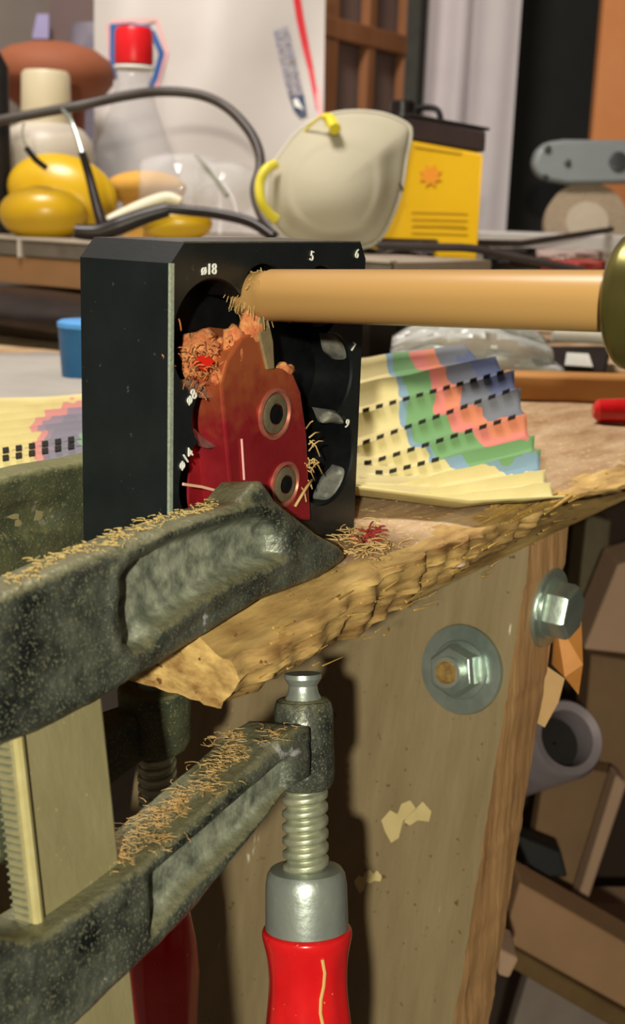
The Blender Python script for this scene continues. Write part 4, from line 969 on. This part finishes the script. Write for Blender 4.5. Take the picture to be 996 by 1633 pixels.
tag(obj('grey_rag', MB().grid(lambda u, v: atd(lerp(580, 690, u), lerp(392, 424, v)+5*math.sin(u*7), 1.10+.02*math.sin(v*5+u*3)), 12, 6), mat('grey violet cloth', ['5e5656', '6c6464'], .9), solid=.002), 'grey rag hanging beside the black block below the yellow can', 'cloth')
def crumple(name, x0, x1, y0, y1, D, m, label, cat, amp=.010, fr=5, base=TOP, n=26, solid=.0008, shape=None):
    mb = MB(); c0 = onz((x0+x1)/2, y1, base)
    def fn(u, v):
        px, py = lerp(x0, x1, u), lerp(y0, y1, v)
        if shape: px, py = shape(u, v, px, py)
        q = atd(px, py, D-.02*math.sin(PI*u)*math.sin(PI*v)); q += FW*(amp*ns((u*fr, v*fr, 0), 1, 3)+amp*.5*abs(ns((u*fr*2.4, v*fr*2.4, 1), 1, 5)))
        q.z = max(q.z, base+.001); return q
    mb.grid(fn, n, n); return tag(obj(name, mb, m, ang=30, solid=solid), label, cat)
M_film = mat('milky plastic film', ['b4b4ae', 'c8c8c4', 'a2a4a0'], .3, 0, 20, spec=.7, alpha=.9)
def bagshape(u, v, px, py):
    return px+ (v-.5)*50*(u-.2), py-14*math.sin(PI*u)*(1-v)+22*(abs(u-.5)*2)**2*(1-v)
crumple('plastic_bag', 622, 885, 512, 606, .90, M_film, 'crumpled milky plastic bag lying under the dowel behind the pleated paper', 'plastic bag', shape=bagshape, amp=.016, fr=4)
pA, pB = onz(805, 640, TOP), onz(1010, 646, TOP); rr_ = .0205
dd = (pB-pA); dd.z = 0; dd.normalize()
mb = MB().prism([pA+Vector((0, 0, .0005)), pA+Vector((0, 0, .019)), pA+Vector((.016, .012, .019)), pA+Vector((.016, .012, .0005))], (pB-pA)*1.2)
tag(obj('wooden_stick', mb, mat('orange brown stick', ['a87438', 'b88448'], .55, 0, 14, stretch=(.4, 1, 1)), bevel=.003), 'orange-brown wooden stick lying on the bench behind the pleated paper', 'stick')
tag(obj('red_tool_handle', MB().lathe([(.004, 0), (.007, .003), (.008, .03), (.006, .06)], onz(945, 655, TOP+.008), RT, 16), M_handle), 'small red tool handle in front of the wooden stick at the right', 'handle')
tag(obj('white_tube', MB().tube(path([(880, 531, .97), (1010, 538, .97)]), .0068, 14), mat('off white tube', ['b8b2a0', 'c4beb0'], .5)), 'short off-white tube under the right end of the dowel', 'tube')
tag(obj('black_holder', MB().hexa([atd(845, 592, .93), atd(965, 596, .93), atd(965, 596, 1.02), atd(845, 592, 1.02)], [atd(850, 552, .95), atd(975, 552, .95), atd(975, 552, 1.04), atd(850, 552, 1.04)]), M_blackplastic, bevel=.002), 'flat black plastic holder between the white tube and the wooden stick', 'holder')
tag(obj('white_card', MB().hexa([atd(900, 582, .925), atd(945, 585, .925), atd(945, 586, .935), atd(900, 583, .935)], [atd(903, 562, .925), atd(938, 564, .925), atd(938, 564, .935), atd(903, 562, .935)]), mat('bright card', ['c8c8c4', 'd4d4d0'])), 'small bright card leaning on the black holder', 'card')
crumple('red_cloth', 862, 965, 414, 434, 1.2, mat('dull red cloth', ['8e3430', 'a04840'], .9), 'dull red cloth just above the dowel at the right', 'cloth', amp=.006, n=12)
crumple('pink_white_packet', 855, 960, 398, 420, 1.24, mat('pinkish white packet', ['a89890', 'c8beb8', '9a8078'], .6, 0, 60), 'crumpled pinkish white packet behind the red cloth', 'packet', amp=.008, n=12)
crumple('dark_rags', 770, 870, 396, 430, 1.26, M_black, 'dark crumpled rag beside the red cloth', 'cloth', amp=.006, n=12)
crumple('black_rags', 772, 880, 430, 520, 1.20, mat('blackish cloth', ['2a2624', '38322e'], .8), 'blackish cloth heap hidden for the most part behind the dowel', 'cloth', amp=.012, n=16)

# ------------------------------------------------ left background below the shelf
c = onz(40, 566, TOP); mb = MB()
def bb(u, v):
    a = u*2*PI; ph = v*PI; r = 1+.18*ns((math.cos(a)*2, math.sin(a)*2, ph), 1, 2)
    return Vector((.745, .86, TOP+.0225))+Vector((.062*math.sin(ph)*math.cos(a)*r, .22*math.sin(ph)*math.sin(a)*r, .0205*math.cos(ph)))
mb.grid(bb, 40, 20); tag(obj('black_bag', mb, M_blackplastic, ang=180), 'black plastic bag tucked under the raised shelf at the left', 'bag')
c = onz(140, 606, TOP); rb = 46*(c-EYE).dot(FW)/F; hb = atd(140, 512, (c-EYE).dot(FW)).z-TOP
bt_ = thing('blue_cup', 'blue plastic cup half hidden behind the left side of the black block', 'cup', c)
obj('body', MB().lathe([(rb*.85, 0), (rb*.88, .002), (rb, hb-.002)], c, (0, 0, 1), 32), mat('deep blue plastic', ['1f5580', '2a6490'], .4), bt_)
obj('lid', MB().lathe([(rb*1.02, hb-.003), (rb*1.02, hb), (rb*.9, hb+.0015), (.001, hb+.002)], c, (0, 0, 1), 32), mat('light blue lid', ['4a90d0', '5a9cd8'], .4), bt_)
mb = MB(); 
def flat(u, v):
    q = onz(lerp(-120, 150, u), lerp(568, 650, v), TOP); q.z = TOP+.0016+.0015*abs(ns((u*5, v*5, 0), 1)); return q
mb.grid(flat, 20, 10); tag(obj('white_cloth', mb, mat('greyish white cloth', ['a8a49c', 'b8b4aa', '98948c'], .85, 0, 12), solid=.001), 'greyish white cloth spread on the bench in front of the black bag', 'cloth')

# ================================================================ UNDER THE BENCH
def board(name, c4, D, depth, m, label, cat='board', group=None, Ds=None, bevel=.002):
    A_, B_ = hq(c4, D, depth, Ds); return tag(obj(name, MB().hexa(A_, B_), m, smooth=False, bevel=bevel), label, cat, group)
M_pinkw = mat('pinkish brown board', ['967a64', 'a4866e'], .8, 0, 10, stretch=(1, 1, .4), bump=.2)
M_brn = mat('dull brown board', ['6c533a', '7b6044'], .8, 0, 12, bump=.2)
M_brn2 = mat('warm brown board', ['86664a', '967454'], .75, 0, 10, bump=.2)
M_dk = mat('painted under-bench shade', ['2e2218', '3a2c20'], .85, 0, 10)
board('plank', [(930, 1036), (1060, 1050), (1060, 880), (985, 900)], .95, .05, M_pinkw, 'pinkish brown plank end under the bench level with the side bolt', 'plank')
board('plank', [(925, 1250), (1060, 1250), (1060, 1062), (942, 1044)], 1.02, .04, M_brn, 'dull brown plank behind the round grey pipe', 'plank')
board('plank', [(835, 1440), (912, 1462), (985, 1236), (870, 1215)], .98, .02, M_brn, 'leaning brown plank with a pale edge, below the round grey pipe', 'plank')
board('batten', [(912, 1462), (928, 1466), (1000, 1250), (982, 1236)], .95, .02, M_pinkw, 'thin pale batten slanting beside the leaning plank', 'batten')
board('plank', [(802, 1500), (1080, 1655), (1080, 1552), (828, 1408)], .86, .035, M_brn2, 'warm brown plank slanting down to the right at the bottom of the photo', 'plank')
board('plank', [(806, 1540), (1080, 1700), (1080, 1664), (806, 1506)], .90, .03, mat('olive brown board', ['5a4426', '6a5230'], .8), 'olive brown plank directly below the warm brown slanting one', 'plank')  # one even olive brown for this plank
board('panel', [(780, 1760), (1120, 1760), (1120, 1560), (845, 1545)], 1.12, .02, mat('grey sheet', ['7c7068', '8a7e74']), 'grey sheet added over the shaded floor at the bottom right corner behind the slanting planks', 'panel')  # added sheet gives a floor tone where the floor itself falls dark
board('wood_block', [(793, 1556), (812, 1562), (828, 1530), (796, 1514)], .72, .03, M_pinkw, 'small pinkish block touching the leg under the slanting planks', 'wood block')
board('plank', [(1000, 1480), (1100, 1520), (1100, 1440), (930, 1440)], 1.15, .03, M_pinkw, 'pale plank at the right edge above the slanting planks', 'plank')
board('panel', [(700, 1500), (1100, 1500), (1100, 700), (700, 700)], 1.32, .02, M_dk, 'dark panel added as painted shade under the bench', 'panel')  # added dark sheet, its colour stands in for shade below the bench
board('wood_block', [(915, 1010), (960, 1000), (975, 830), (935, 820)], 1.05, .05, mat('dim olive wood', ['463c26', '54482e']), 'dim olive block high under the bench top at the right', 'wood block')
board('batten', [(820, 1330), (850, 1400), (905, 1400), (895, 1360)], .93, .02, M_black, 'black offcut below the round grey pipe', 'offcut')
# folded orange sheet stuck behind the bolt
P_ = [(885, 985), (926, 975), (929, 1060), (922, 1108), (900, 1080), (880, 1060)]
A_ = [atd(x, y, .585+.012*(i % 2)) for i, (x, y) in enumerate(P_)]
tag(obj('orange_veneer', MB().prism(A_, FW*.002), mat('orange veneer', ['b87838', 'cc8c48'], .5), smooth=False), 'torn orange veneer sticking out behind the leg below the side bolt', 'veneer')
P_ = [(868, 1060), (900, 1082), (890, 1120), (868, 1160), (850, 1150)]
A_ = [atd(x, y, .60) for i, (x, y) in enumerate(P_)]
tag(obj('pale_veneer', MB().prism(A_, FW*.003), mat('pale torn wood', ['ae8a5c', 'bc9868'], .8), smooth=False), 'pale torn wood flap behind the leg above the round grey pipe', 'veneer')
pc = atd(882, 1186, .80); pr = 64*.80/F; paxis = (-FW*.75+RT*.25+UP*.3).normalized()
mb = MB().lathe([(pr*.66, -.002), (pr*.62, .010), (pr*.70, .019), (pr*.9, .021), (pr, .016), (pr, -.20)], pc, paxis, 48, cap=False)
mb.lathe([(pr*.66, .001), (.001, .001)], pc, paxis, 48, mi=1, cap=False)
tag(obj('grey_pipe', mb, [mat('lilac grey metal', ['7d7378', '8c8286'], .35, .3), mat('dark pipe inside', ['14120f', '1c1a16'])]), 'round lilac-grey pipe end under the bench beside the leg', 'pipe')
